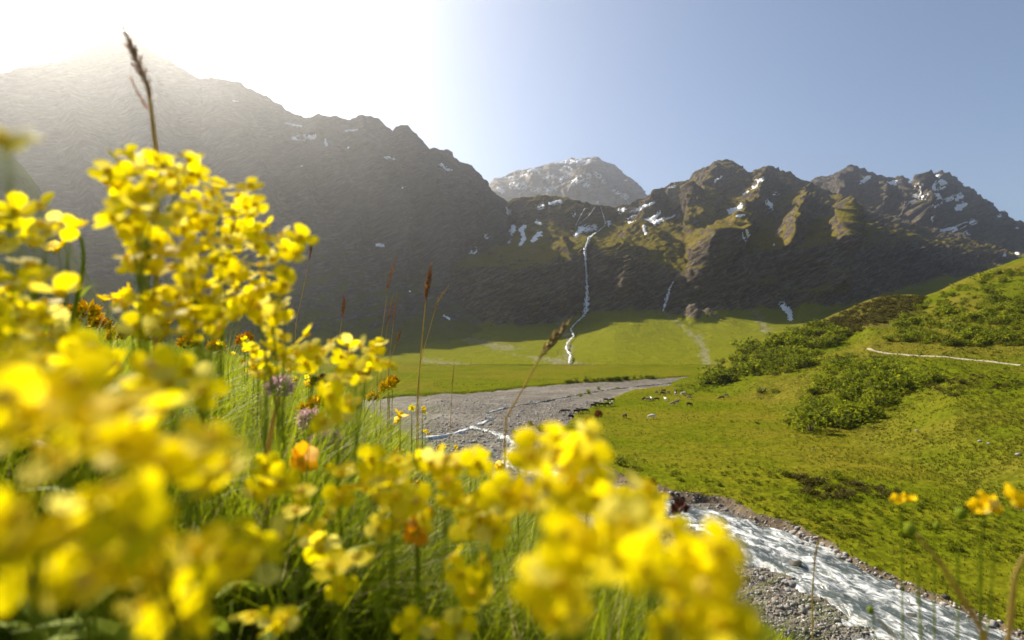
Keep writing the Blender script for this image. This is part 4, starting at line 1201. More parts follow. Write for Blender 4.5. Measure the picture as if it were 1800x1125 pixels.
# ------------------------------------------------------------------ near meadow slope under the camera
def near_z(x, y):
    x = np.asarray(x, float); y = np.asarray(y, float)
    p1 = -0.31 - 0.19 * x - 0.105 * y
    p2 = -0.25 - 0.6 * (0.9 * x + 0.43 * y)
    p3 = 1.2 - 0.42 * (y - 6.0) - 0.25 * x
    k = 0.05
    m = np.minimum(np.minimum(p1, p2), p3)
    s = m - k * np.log(np.exp(-(p1 - m) / k) + np.exp(-(p2 - m) / k) + np.exp(-(p3 - m) / k))
    r = np.hypot(x, y)
    s = s + 0.03 * fbm(x / 0.5, y / 0.5, 0 * x, 3) + 0.25 * fbm(x / 6, y / 6, 0 * x + 4, 3) * smooth(3, 14, r)
    return s

g1 = np.concatenate([-np.geomspace(75, 3.2, 60), np.arange(-3, 3.01, 0.08), np.geomspace(3.2, 55, 60)])
g2 = np.concatenate([-np.geomspace(25, 1.2, 25), np.arange(-1, 6.01, 0.08), np.geomspace(6.2, 125, 80)])
X, Y = np.meshgrid(g1, g2, indexing='ij')
Zn = near_z(X, Y)
bottom = Z0 - 2.2
Zn = np.maximum(Zn, bottom)
me = np_mesh("meadow_slope", np.stack([X, Y, Zn], -1), grid_faces(*X.shape))
z0 = np.zeros(X.shape)
set_attr(me, "heath", z0 - 0.3); set_attr(me, "soil", z0)
tag(link("meadow_slope", me, mat=M_NEAR), "steep flowery meadow slope in front", "meadow", kind="structure")

# ------------------------------------------------------------------ foreground materials
def mat_petal(name, a, b, trans=0.5):
    t = NT(name)
    oi = t.n("ObjectInfo").outputs["Random"]
    co = t.coord()
    n = t.noise(co, 180, 3)
    col = t.mix(t.math('MULTIPLY', t.math('ADD', oi, n), 0.5), a, b)
    col = t.mix(t.ramp(oi, [(0.80, 0.0), (0.97, 0.75)]), col, tuple(min(0.95, c + 0.22 * (1 - c)) for c in a))
    d = t.bsdf(col, 0.6, t.bump(n, 0.15, 0.001), 0.08)
    tr = t.n("BsdfTranslucent"); t.l(col, tr.inputs[0])
    ms = t.n("MixShader"); ms.inputs[0].default_value = trans
    t.l(d, ms.inputs[1]); t.l(tr.outputs[0], ms.inputs[2])
    return t.done(ms.outputs[0])
M_YEL = mat_petal("yellow_petal", (0.96, 0.84, 0.003), (0.96, 0.75, 0.003), 0.62)
M_BUT = mat_petal("buttercup_petal", (0.94, 0.72, 0.003), (0.92, 0.58, 0.003), 0.5)
M_VET = mat_petal("vetch_floret", (0.90, 0.62, 0.01), (0.72, 0.30, 0.012), 0.45)
M_CLO = mat_petal("clover_floret", (0.95, 0.78, 0.78), (0.90, 0.62, 0.66), 0.55)
M_RUST = mat_petal("rust_floret", (0.28, 0.09, 0.03), (0.16, 0.05, 0.02), 0.2)
M_ORA = mat_petal("orange_petal", (0.93, 0.52, 0.006), (0.90, 0.40, 0.005), 0.45)
M_WHI = mat_petal("white_petal", (0.78, 0.78, 0.66), (0.7, 0.72, 0.55), 0.4)
M_CEN = mat_petal("flower_centre", (0.85, 0.66, 0.01), (0.75, 0.62, 0.02), 0.5)
def mat_stem(name, a, trans=0.25):
    t = NT(name)
    n = t.noise(t.coord(), 60, 3)
    col = t.mix(n, tuple(c * 0.7 for c in a), tuple(c * 1.3 for c in a))
    d = t.bsdf(col, 0.6, None, 0.08)
    tr = t.n("BsdfTranslucent"); t.l(col, tr.inputs[0])
    ms = t.n("MixShader"); ms.inputs[0].default_value = trans
    t.l(d, ms.inputs[1]); t.l(tr.outputs[0], ms.inputs[2])
    return t.done(ms.outputs[0])
M_STEM = mat_stem("green_stem", (0.24, 0.30, 0.02), 0.45)
M_HAIRY = mat_stem("grey_hairy_stem", (0.16, 0.13, 0.08))
M_STRAW = mat_stem("straw_stalk", (0.46, 0.35, 0.10), 0.5)
M_SEED = mat_stem("brown_spikelet", (0.52, 0.27, 0.09), 0.6)
M_SEED2 = mat_stem("pale_spikelet", (0.48, 0.36, 0.16), 0.35)
M_GRASS = mat_leaf("meadow_grass", (0.13, 0.195, 0.006), (0.40, 0.43, 0.012), 0.55, 0.5, 0.15, dry=(0.42, 0.34, 0.15))

# ------------------------------------------------------------------ grass blades (nobody could count them)
def blades(n, pxr, rr, hr, wr, seed, label, dryp=0.07, lean=(0.1, 0.9), power=1.0):
    r = np.random.default_rng(seed)
    px = r.uniform(*pxr, n); d = np.exp(r.uniform(math.log(rr[0]), math.log(rr[1]), n))
    x = (px - 900) / FPX * d; y = d.copy()
    z = near_z(x, y)
    # drop blades hidden far down the far side of the crest
    edge = near_z(x * 0.75, y * 0.75)
    k = (z / d) > (edge / (0.75 * d)) - 0.10
    x, y, z, d = x[k], y[k], z[k], d[k]; n = len(x)
    clump = 0.75 + 0.5 * fbm(x / 0.25, y / 0.25, 0 * x, 2)
    h = r.uniform(*hr, n) * np.clip(clump, 0.45, 1.3) * np.interp(900 + 1000 * x / y, [600, 950, 1300], [1.0, 0.85, 0.65])
    w = r.uniform(*wr, n) * (0.8 + 0.22 * np.minimum(d, 6))
    a = r.uniform(0, 6.28, n); ln = r.uniform(*lean, n) ** 1.3
    wind = np.array([0.25, -0.05])
    dx, dy = np.cos(a) * ln + wind[0], np.sin(a) * ln + wind[1]
    fa = r.uniform(0, 6.28, n)
    sx, sy = np.cos(fa), np.sin(fa)
    segs = 4
    V = np.zeros((n, 2 * segs + 1, 3))
    for i in range(segs + 1):
        t = i / segs
        cx = x + dx * h * t ** 1.9; cyy = y + dy * h * t ** 1.9
        cz = z - 0.01 + h * (t - 0.30 * np.hypot(dx, dy) * t ** 2.2)
        ww = w * (1 - t ** 1.8) * 0.5
        if i < segs:
            V[:, 2 * i] = np.stack([cx - sx * ww, cyy - sy * ww, cz], 1)
            V[:, 2 * i + 1] = np.stack([cx + sx * ww, cyy + sy * ww, cz], 1)
        else:
            V[:, 2 * i] = np.stack([cx, cyy, cz], 1)
    T = []
    for i in range(segs - 1):
        T += [(2*i, 2*i+1, 2*i+3), (2*i, 2*i+3, 2*i+2)]
    T.append((2*segs-2, 2*segs-1, 2*segs))
    T = np.array(T)
    F = (np.arange(n)[:, None, None] * (2 * segs + 1) + T[None]).reshape(-1, 3)
    me = np_mesh("grass", V.reshape(-1, 3), F, True)
    set_attr(me, "tint", np.repeat(np.clip(r.normal(0.5, 0.28, n), 0, 1), 2 * segs + 1))
    set_attr(me, "dry", np.repeat((r.random(n) < dryp).astype(float), 2 * segs + 1))
    return tag(link("grass", me, mat=M_GRASS), label, "grass", kind="stuff")
blades(140000, (-350, 1560), (0.5, 13.0), (0.14, 0.36), (0.0018, 0.0042), 5, "dense sunlit meadow grass under the flowers")
blades(9000, (-350, 1500), (0.6, 5.0), (0.05, 0.12), (0.005, 0.009), 6, "low broad meadow leaves under the grass", 0.03, (0.3, 1.3))
# short rough grass further down the slope, towards the stream
def slope_grass(n):
    r = np.random.default_rng(9)
    px = r.uniform(820, 1620, n); d = np.exp(r.uniform(math.log(2.0), math.log(45), n))
    x = (px - 900) / FPX * d; y = d; z = near_z(x, y)
    k = z > bottom + 1.6
    x, y, z, d = x[k], y[k], z[k], d[k]; n = len(x)
    h = r.uniform(0.12, 0.3, n) * (0.8 + 0.02 * d); w = 0.004 + 0.0012 * d
    a = r.uniform(0, 6.28, n)
    s = np.stack([np.cos(a), np.sin(a), 0 * a], 1) * w[:, None]
    b = np.stack([x, y, z - 0.02], 1)
    tip = b + np.stack([r.normal(0.15, 0.3, n), r.normal(0, 0.3, n), np.ones(n)], 1) * h[:, None]
    V = np.stack([b - s, b + s, tip], 1).reshape(-1, 3)
    me = np_mesh("grass", V, np.arange(len(V)).reshape(-1, 3), False)
    set_attr(me, "tint", np.repeat(np.clip(r.normal(0.5, 0.3, n), 0, 1), 3)); set_attr(me, "dry", np.repeat((r.random(n) < 0.15).astype(float), 3))
    tag(link("grass", me, mat=M_GRASS), "rough grass on the bank falling to the stream", "grass", kind="stuff")
slope_grass(40000)

# ------------------------------------------------------------------ flower pieces
def petal_mesh(name, L, Wd, cup, mat, notch=0.0, n=6, m=5):
    V = []
    for i in range(n + 1):
        t = i / n
        w = Wd * (0.16 + 0.84 * math.sin(min(1.0, t * 1.12) * math.pi * 0.60) ** 1.2) * (1 - max(0, t - 0.72) ** 2 * 9.5)
        for j in range(m):
            s = (j / (m - 1)) * 2 - 1
            rr = L * t - notch * L * (1 - abs(s)) * max(0, t - 0.8) * 3 - 0.08 * L * s * s * t
            V.append((rr, s * w * 0.5, cup * L * t * t * 0.8 + cup * 0.25 * Wd * s * s * t))
    F = grid_faces(n + 1, m)
    me = np_mesh(name, V, F); me.materials.append(mat)
    return me
PET_Y = [petal_mesh("petal", 0.0105, 0.0092, c, M_YEL, 0.25) for c in (0.1, 0.3, -0.1)]
PET_B = [petal_mesh("petal", 0.0125, 0.0125, c, M_BUT) for c in (0.7, 0.55)]
PET_O = [petal_mesh("petal", 0.0135, 0.012, c, M_ORA) for c in (0.6, 0.35)]
PET_W = [petal_mesh("petal", 0.010, 0.005, 0.15, M_WHI)]
def ball(rad, sub=1, squash=1.0):
    import bmesh
    bm = bmesh.new(); bmesh.ops.create_icosphere(bm, subdivisions=sub, radius=rad)
    V = np.array([v.co[:] for v in bm.verts]) * np.array([1, 1, squash]); F = np.array([[v.index for v in f.verts] for f in bm.faces]); bm.free()
    return V, F
def ball_mesh(name, rad, mat, sub=2, squash=1.0):
    V, F = ball(rad, sub, squash); me = np_mesh(name, V, F); me.materials.append(mat); return me
CEN_Y = ball_mesh("flower_centre", 0.0022, M_CEN, 2, 1.3)
CEN_B = ball_mesh("flower_centre", 0.0038, M_CEN, 2, 0.8)
BUD = ball_mesh("bud", 0.0045, M_STEM, 2, 1.2)
BUDY = ball_mesh("bud", 0.0032, M_YEL, 2, 1.5)

def floret_head(name, rad, n, L, Wd, mat, squash=1.0, seed=0, lift=0.35):
    r = np.random.default_rng(seed)
    parts = []
    g = (1 + 5 ** 0.5) / 2
    for i in range(n):
        ph = 2 * math.pi * i / g; cz = 1 - (i + 0.5) / n * 1.75
        s = math.sqrt(max(0, 1 - cz * cz))
        d = np.array([s * math.cos(ph), s * math.sin(ph), cz * squash]); d /= np.linalg.norm(d)
        up = d + np.array([0, 0, lift]) + r.normal(size=3) * 0.18; up /= np.linalg.norm(up)
        sd = np.cross(up, [0.3, 0.5, 0.8]); sd /= np.linalg.norm(sd); ot = np.cross(sd, up)
        b = d * rad * 0.55
        l = L * r.uniform(0.8, 1.2)
        v = [b, b + up * l * 0.5 + sd * Wd * 0.5, b + up * l + ot * Wd * 0.35, b + up * l * 0.5 - sd * Wd * 0.5, b + up * l * 0.45 + ot * Wd * 0.6, b + up * l * 0.45 - ot * Wd * 0.6]
        f = [(0, 1, 2, 4), (0, 4, 2, 3), (0, 3, 2, 5), (0, 5, 2, 1)]
        parts.append((v, f))
    V, F = join(parts)
    me = np_mesh(name, V, F, True); me.materials.append(mat)
    return me
HEAD_CLO = [floret_head("flower_head", 0.012, 70, 0.010, 0.0036, M_CLO, 0.9, k) for k in range(2)]
HEAD_VET = [floret_head("flower_head", 0.013, 46, 0.013, 0.0052, M_VET, 0.7, k + 5, 0.7) for k in range(3)]
HEAD_VY = [floret_head("flower_head", 0.012, 40, 0.012, 0.0055, M_BUT, 0.7, k + 9, 0.6) for k in range(2)]
HEAD_RUST = [floret_head("flower_head", 0.007, 40, 0.009, 0.003, M_RUST, 1.4, k + 15, 0.9) for k in range(2)]

def bez(a, b, c, d, n):
    t = np.linspace(0, 1, n)[:, None]
    a, b, c, d = (np.asarray(q, float) for q in (a, b, c, d))
    return a * (1-t)**3 + 3*b*t*(1-t)**2 + 3*c*t*t*(1-t) + d*t**3

def aim(nrm, spin):
    z = Vector(nrm).normalized()
    q = z.to_track_quat('Z', 'Y')
    return (q.to_matrix() @ Matrix.Rotation(spin, 3, 'Z')).to_quaternion()

def flower(parent, loc, nrm, kind, scale):
    """a flower head as a part, its petals sub-parts (locations relative to the plant)"""
    if kind == 'mustard': pets, k, cen = PET_Y, 4, CEN_Y
    elif kind == 'buttercup': pets, k, cen = PET_B, 5, CEN_B
    elif kind == 'orange': pets, k, cen = PET_O, 6, CEN_B
    else: pets, k, cen = PET_W, 10, CEN_B
    f = link("flower", cen, parent)
    f.location = loc; f.rotation_mode = 'QUATERNION'; f.rotation_quaternion = aim(nrm, random.uniform(0, 6.28)); f.scale = (scale,) * 3
    pm = random.choice(pets)
    for i in range(k):
        p = link("petal", pm, f)
        p.rotation_euler = (random.uniform(-.2, .2), random.uniform(-.25, .15), i * 2 * math.pi / k + random.uniform(-.12, .12))
        p.scale = (random.uniform(0.85, 1.12),) * 3
    return f

def leaf_blade(pts_a, pts_b, wd):
    """a lance leaf from a to b"""
    a, b = np.asarray(pts_a, float), np.asarray(pts_b, float)
    mid = (a + b) / 2 + np.array([0, 0, 0.25 * np.linalg.norm(b - a)])
    c = bez(a, (a + mid) / 2, mid, b, 6)
    sd = np.cross(b - a, [0, 0, 1.0]); sd /= np.linalg.norm(sd) + 1e-9
    w = np.array([0.2, 0.8, 1.0, 0.8, 0.45, 0.03]) * wd * 0.5
    V = np.concatenate([c - sd * w[:, None], c + sd * w[:, None]])
    F = [(i, i + 1, 7 + i, 6 + i) for i in range(5)]
    return V, np.array(F)

def plant(name, label, cat, group, spots, kind='mustard', scale=1.0, root_off=(0, 0), stem_r=0.0004, face=(0.1, -0.5, 0.85), jitter=0.5, leaves=3):
    """spots: list of (px, py, Y) of flowers; the stem grows from the meadow below them"""
    pts = [WV(*s) for s in spots]
    c = sum(pts, Vector()) / len(pts)
    rx, ry = c.x + root_off[0], max(0.10, c.y + root_off[1])
    rz = float(near_z(rx, ry)) - 0.02
    root = empty(name, (rx, ry, rz))
    tag(root, label, cat, group)
    base = Vector((rx, ry, rz))
    top = c - base
    low = min(p.z for p in pts) - base.z
    fork = Vector((top.x * 0.8, top.y * 0.8, low - min(0.03, low * 0.15)))
    parts = []
    main = bez((0, 0, 0), (top.x * 0.05, top.y * 0.05, fork.z * 0.4), (fork.x * 0.8, fork.y * 0.8, fork.z * 0.7), fork, 10)
    parts.append(tube(main, np.linspace(stem_r * 1.7, stem_r * 1.1, 10), 5))
    for p in pts:
        q = p - base
        st = main[-1 if len(pts) < 3 else random.choice([-1, -1, -2, -3])]
        d = Vector(q) - Vector(st)
        tang = Vector(st) + Vector((d.x * 0.35, d.y * 0.35, d.z * 0.75 + 0.004))
        parts.append(tube(bez(st, Vector(st).lerp(q, 0.25), tang, q, 7), np.linspace(stem_r * 0.9, stem_r * 0.55, 7), 4))
    V, F = join(parts)
    link("stem", np_mesh("stem", V, F), root, M_STEM)
    for i in range(leaves):
        t = random.uniform(0.08, 0.6); a = random.uniform(0, 6.28); l = random.uniform(0.04, 0.08)
        s = main[int(t * 9)]
        lv, lf = leaf_blade(s, s + np.array([math.cos(a) * l, math.sin(a) * l, l * 0.4]), l * 0.22)
        link("leaf", np_mesh("leaf", lv, lf), root, M_STEM)
    for p in pts:
        q = p - base
        nrm = (face[0] + random.gauss(0, jitter), face[1] + random.gauss(0, jitter), face[2] + random.gauss(0, jitter * 0.6))
        if kind in ('mustard', 'buttercup', 'orange', 'daisy'):
            flower(root, q, nrm, kind, scale * random.uniform(0.85, 1.15))
        elif kind == 'bud':
            o = link("bud", BUD, root); o.location = q; o.scale = (scale,) * 3
        else:
            hm = {'clover': HEAD_CLO, 'vetch': HEAD_VET, 'yellowvetch': HEAD_VY, 'rust': HEAD_RUST}[kind]
            o = link("flower_head", random.choice(hm), root)
            o.location = q; o.rotation_mode = 'QUATERNION'; o.rotation_quaternion = aim((random.gauss(0, .25), random.gauss(-.1, .25), 1), random.uniform(0, 6.28))
            o.scale = (scale * random.uniform(0.9, 1.1),) * 3
    return root

def cluster(cx, cy, rx, ry, n, d0, d1, label, scale=1.0, kind='mustard', group="yellow flowers close to the lens", name="yellow_flower", off=None, **kw):
    spots = []
    for i in range(n):
        a = i * 2.399963 + cx; r = math.sqrt((i + 0.5) / n)
        spots.append((cx + rx * r * math.cos(a) + random.gauss(0, 4), cy + ry * r * math.sin(a) + random.gauss(0, 4), random.uniform(d0, d1)))
    return plant(name, label, "flower", group, spots, kind, scale, off or (random.uniform(-.04, .04), random.uniform(0.02, .08)), **kw)

# the tall clump on the left
cluster(150, 640, 80, 32, 8, .20, .28, "yellow flower spray under the brown vetch row at left")
cluster(290, 670, 75, 34, 7, .19, .26, "blurred yellow spray between the tall clump and the wide bloom")
cluster(235, 985, 90, 40, 4, .11, .15, "blurred golden spray low between the bottom left blooms", 0.76)
cluster(370, 985, 60, 36, 4, .14, .19, "dim yellow spray beside the dark grass at bottom left", 0.8)
cluster(1130, 925, 70, 30, 6, .19, .24, "blurred yellow spray just under the upper rapids")
cluster(265, 305, 92, 40, 20, .30, .37, "yellow flower spray crowning the tall clump, below the brown grass spike")
cluster(392, 368, 75, 50, 18, .34, .42, "yellow flower spray on the right shoulder of the tall clump")
cluster(458, 452, 72, 60, 22, .36, .46, "yellow flower spray at the right tip of the tall clump")
cluster(322, 432, 85, 58, 18, .31, .38, "yellow flower spray in the heart of the tall clump")
cluster(372, 522, 110, 45, 22, .33, .42, "yellow flower spray at the foot of the tall clump")
cluster(232, 378, 42, 36, 7, .27, .31, "pale yellow flower spray on the left side of the tall clump")
cluster(245, 455, 28, 26, 5, .36, .40, "small yellow flower sprig left of the tall clump's heart")
cluster(470, 540, 50, 40, 11, .40, .50, "yellow flower sprig low at the right of the tall clump")
cluster(300, 560, 90, 35, 12, .30, .36, "greenish yellow flower spray below the tall clump")
# left edge
cluster(45, 398, 75, 38, 12, .30, .38, "yellow flower spray at the left edge beside the curved stem")
cluster(35, 510, 85, 45, 14, .26, .34, "yellow flower spray at the left edge below the curved stem")
cluster(4, 250, 16, 30, 2, 0.137, 0.151, "single blurred yellow flower high at the left edge", 0.76)
cluster(40, 585, 70, 30, 8, .24, .30, "yellow flower spray at the left edge above the brown seed heads")
# bottom left, very close to the lens
cluster(70, 690, 120, 45, 5, 0.101, 0.130, "large blurred yellow bloom at the left edge in mid height", 0.76)
cluster(200, 730, 90, 45, 5, 0.122, 0.151, "blurred yellow bloom right of the large left one", 0.76)
cluster(300, 790, 130, 38, 6, 0.122, 0.151, "wide blurred yellow bloom under the tall clump", 0.76)
cluster(110, 790, 120, 40, 5, 0.108, 0.137, "blurred yellow bloom near the left edge under the large one", 0.76)
cluster(180, 890, 120, 45, 5, 0.101, 0.130, "blurred golden bloom in the lower left", 0.76)
cluster(50, 940, 70, 40, 3, 0.101, 0.122, "blurred golden bloom in the lower left corner", 0.76)
cluster(300, 1075, 65, 32, 3, 0.130, 0.158, "blurred yellow bloom at the bottom left of centre", 0.76)
cluster(445, 955, 55, 50, 5, 0.187, 0.238, "yellow bloom in the lower left beside the dark grass", 0.89)
cluster(120, 1010, 90, 40, 3, 0.108, 0.137, "dim golden bloom above the bottom left corner", 0.76)
cluster(380, 830, 60, 28, 4, 0.137, 0.173, "yellow bloom at the right end of the wide blurred one", 0.76)
# middle
cluster(495, 632, 65, 32, 14, .42, .55, "yellow flower tuft left of the gap above the pink clover")
cluster(560, 615, 26, 26, 5, .42, .48, "small yellow flower sprig in the gap above the pink clover")
cluster(635, 632, 48, 36, 14, .42, .55, "yellow flower tuft below the brown grass spikes")
cluster(592, 712, 32, 44, 5, .32, .38, "greenish yellow flower right of the pink clover")
cluster(475, 850, 40, 28, 4, .26, .32, "yellow flower sprig left of the orange flower head")
cluster(640, 842, 80, 42, 7, .30, .38, "yellow flower group right of the orange flower head")
cluster(560, 900, 70, 45, 5, .28, .34, "yellow flower group below the orange flower head")
cluster(790, 815, 52, 20, 7, .28, .33, "flat row of yellow flowers over the gravel's near edge")
cluster(690, 890, 65, 50, 7, .26, .33, "yellow flower group left of the deep orange bloom")
cluster(850, 905, 62, 45, 8, .26, .33, "yellow flower group right of the deep orange bloom")
cluster(830, 1010, 45, 50, 5, .26, .31, "yellow flower sprig below the group right of centre")
cluster(690, 820, 50, 30, 5, .34, .40, "small yellow sprig above the deep orange bloom")
cluster(470, 1092, 36, 24, 4, .28, .33, "yellow flower at the bottom edge left of centre")
cluster(765, 1108, 60, 20, 4, .28, .33, "yellow flower row at the bottom edge in the centre")
cluster(600, 1000, 60, 45, 4, .27, .34, "half hidden yellow flower in the dark grass at bottom centre")
# right of the middle
cluster(990, 792, 72, 36, 8, 0.187, 0.230, "bright yellow flower head standing over the stream bend", 0.89)
cluster(955, 868, 85, 24, 7, 0.187, 0.230, "yellow flower row below the head over the stream bend", 0.89)
cluster(1062, 878, 32, 14, 4, .24, .28, "yellow flower at the stream's upper rapids")
cluster(1125, 876, 40, 26, 4, .24, .28, "small yellow flower against the upper rapids")
cluster(1070, 955, 100, 45, 7, 0.130, 0.166, "big blurred yellow bloom left of the rapids", 0.76)
cluster(1200, 1000, 75, 55, 6, 0.122, 0.151, "big blurred yellow bloom overlapping the near gravel bank", 0.76)
cluster(985, 1040, 55, 45, 5, 0.137, 0.166, "blurred yellow bloom at the bottom right of centre", 0.76)
cluster(1275, 1075, 60, 36, 4, 0.122, 0.144, "blurred yellow bloom lowest toward the stream", 0.76)
cluster(1190, 1105, 40, 20, 2, 0.137, 0.158, "blurred yellow bloom cut by the bottom edge", 0.76)

# sharper buttercups
BG = "buttercups"
def butter(spots, label, scale=1.0, **kw):
    return plant("buttercup", label, "flower", BG, spots, 'buttercup', scale, kw.pop('off', (0.02, 0.03)), 0.0006, kw.pop('face', (-.1, -.25, .9)), 0.3, **kw)
butter([(98, 440, .62)], "small buttercup left of the curved stem", 0.95)
butter([(110, 410, .42), (128, 402, .42)], "pair of buttercups at the tip of the curved stem", 0.9, off=(-0.02, 0.03))
butter([(182, 527, .66)], "cup shaped buttercup beside the seed heads", 0.75)
butter([(222, 522, .58), (218, 541, .58)], "two flat buttercups above the kidney vetch", 0.9)
butter([(1578, 880, .42), (1596, 879, .42)], "orange yellow buttercup pair against the right meadow", 0.45, off=(.06, .1))
butter([(1735, 878, .36), (1741, 893, .36), (1722, 898, .36)], "buttercup cluster of three near the right edge", 0.5, off=(.03, .06))
butter([(1790, 886, .30)], "orange yellow buttercup cut by the right edge", 0.75, off=(.0, .08))
plant("flower_bud", "round green bud left of the right buttercup cluster", "flower", BG, [(1690, 903, .36)], 'bud', 0.75, (.03, .06), 0.0006)
plant("flower_bud", "bright green bud below the buttercup pair", "flower", BG, [(1600, 931, .34)], 'bud', 0.75, (.06, .06), 0.0008)
plant("flower_bud", "small yellow green bud between the right buttercups", "flower", BG, [(1647, 925, .4)], 'bud', 0.5, (.03, .06), 0.0006)
plant("flower_bud", "yellowish bud rising above the stream at bottom right", "flower", BG, [(1530, 1072, .45)], 'bud', 0.55, (.05, .05), 0.001)

# kidney vetch, clover, orange and rusty heads
VG = "kidney vetch heads"
for px, py, d, kd, sc, lab in ((115, 556, .72, 'vetch', 0.85, "rusty kidney vetch head leftmost of the row behind the left flowers"), (150, 552, .72, 'yellowvetch', 0.95, "yellow kidney vetch head with orange florets beside the rusty one"), (175, 572, .74, 'vetch', 0.8, "orange kidney vetch head in the middle of the row"), (278, 570, .72, 'yellowvetch', 0.95, "yellow kidney vetch head at the right of the row"), (268, 592, .70, 'vetch', 0.85, "orange kidney vetch head under the yellow one"), (205, 592, .8, 'yellowvetch', 0.9, "yellow kidney vetch low between the orange ones"), (232, 585, .8, 'yellowvetch', 0.9, "yellow kidney vetch right of the low one"), (432, 600, .9, 'vetch', 0.9, "orange kidney vetch left of the middle yellow tuft"), (610, 672, 1.1, 'yellowvetch', 0.9, "kidney vetch under the middle yellow tufts"), (682, 680, 1.0, 'yellowvetch', 0.9, "yellow vetch at the crest of the slope"), (690, 672, 1.1, 'vetch', 0.8, "orange vetch at the crest of the slope"), (655, 700, 1.1, 'yellowvetch', 0.8, "yellow vetch in the grass below the crest"), (640, 660, 1.05, 'vetch', .8, "orange vetch behind the middle yellow tuft"), (90, 600, .8, 'yellowvetch', 0.9, "yellow vetch behind the left edge blooms"), (330, 605, .85, 'yellowvetch', .9, "yellow vetch under the tall clump"), (380, 612, .9, 'yellowvetch', .9, "yellow vetch right of the one under the clump")):
    plant("kidney_vetch", lab, "flower", VG, [(px, py, d * 1.5)], kd, sc * 1.6, (random.uniform(-.02, .02), .03), 0.0009, leaves=4)
plant("clover", "upper pink clover head in the grass", "flower", "pink clovers", [(545, 738, 0.93)], 'clover', 1.58, (.01, .03), 0.0009, leaves=4)
plant("clover", "lower pink clover head right of the upper one", "flower", "pink clovers", [(562, 775, 0.99), (581, 771, 0.99)], 'clover', 1.20, (.01, .03), 0.0009, leaves=4)
plant("clover", "faded pink clover head lowest of the pink ones", "flower", "pink clovers", [(600, 790, 1.08)], 'clover', 1.12, (.01, .03), 0.0009, leaves=4)
plant("clover", "rosy clover head on the grey hairy stem", "flower", "pink clovers", [(492, 682, 0.83)], 'clover', 1.27, (-.02, .03), 0.0022, leaves=2)
plant("orange_flower", "orange flower head under the pink clovers", "flower", None, [(528, 808, .48)], 'orange', 1.0, (.0, .03), 0.0014)
plant("orange_flower", "deep orange bloom in the shade at centre", "flower", None, [(736, 918, .34), (728, 940, .34)], 'orange', 0.75, (.0, .03), 0.0014)
plant("rust_flower", "rust brown seed head against the rapids", "flower", None, [(1196, 897, .6)], 'rust', 1.0, (.0, .05), 0.001)
plant("rust_flower", "rust brown seed head against the cow meadow", "flower", None, [(1034, 746, .7)], 'rust', 0.8, (.0, .05), 0.0008)
plant("rust_flower", "small tan seed head right of the rusty one", "flower", None, [(1052, 730, .7)], 'rust', 0.55, (.0, .05), 0.0008)
plant("rust_flower", "dark withered head in the grass above the clover", "flower", None, [(566, 668, .9), (553, 674, .9)], 'rust', 0.9, (.0, .03), 0.001)
plant("rust_flower", "small rusty head near the stream's upper bend", "flower", None, [(1146, 852, .7)], 'rust', 0.7, (.0, .05), 0.0008)
plant("daisy", "pale closed flower over the gravel's near edge", "flower", None, [(862, 798, .9)], 'daisy', 0.8, (.0, .03), 0.001)
plant("daisy", "brownish white flower right of the pale closed one", "flower", None, [(911, 803, .9)], 'daisy', 0.7, (.0, .03), 0.001)

# small yellow flowers in the grass further off
k = 0
while k < 70:
    px = random.uniform(380, 900); d = math.exp(random.uniform(math.log(0.9), math.log(4.5)))
    x = (px - 900) / FPX * d
    zz = float(near_z(x, d)) + random.uniform(0.18, 0.33)
    qx, qy = proj(x, d, zz)
    if qy < 590 + max(0, px - 430) * 0.30: continue
    plant("small_yellow_flower", "small yellow flower deep in the sunlit grass behind the clovers", "flower", "small flowers in the grass", [(float(qx), float(qy), d)], random.choice(['mustard', 'yellowvetch', 'buttercup']), 0.9, (0, 0), 0.001, leaves=0)
    k += 1

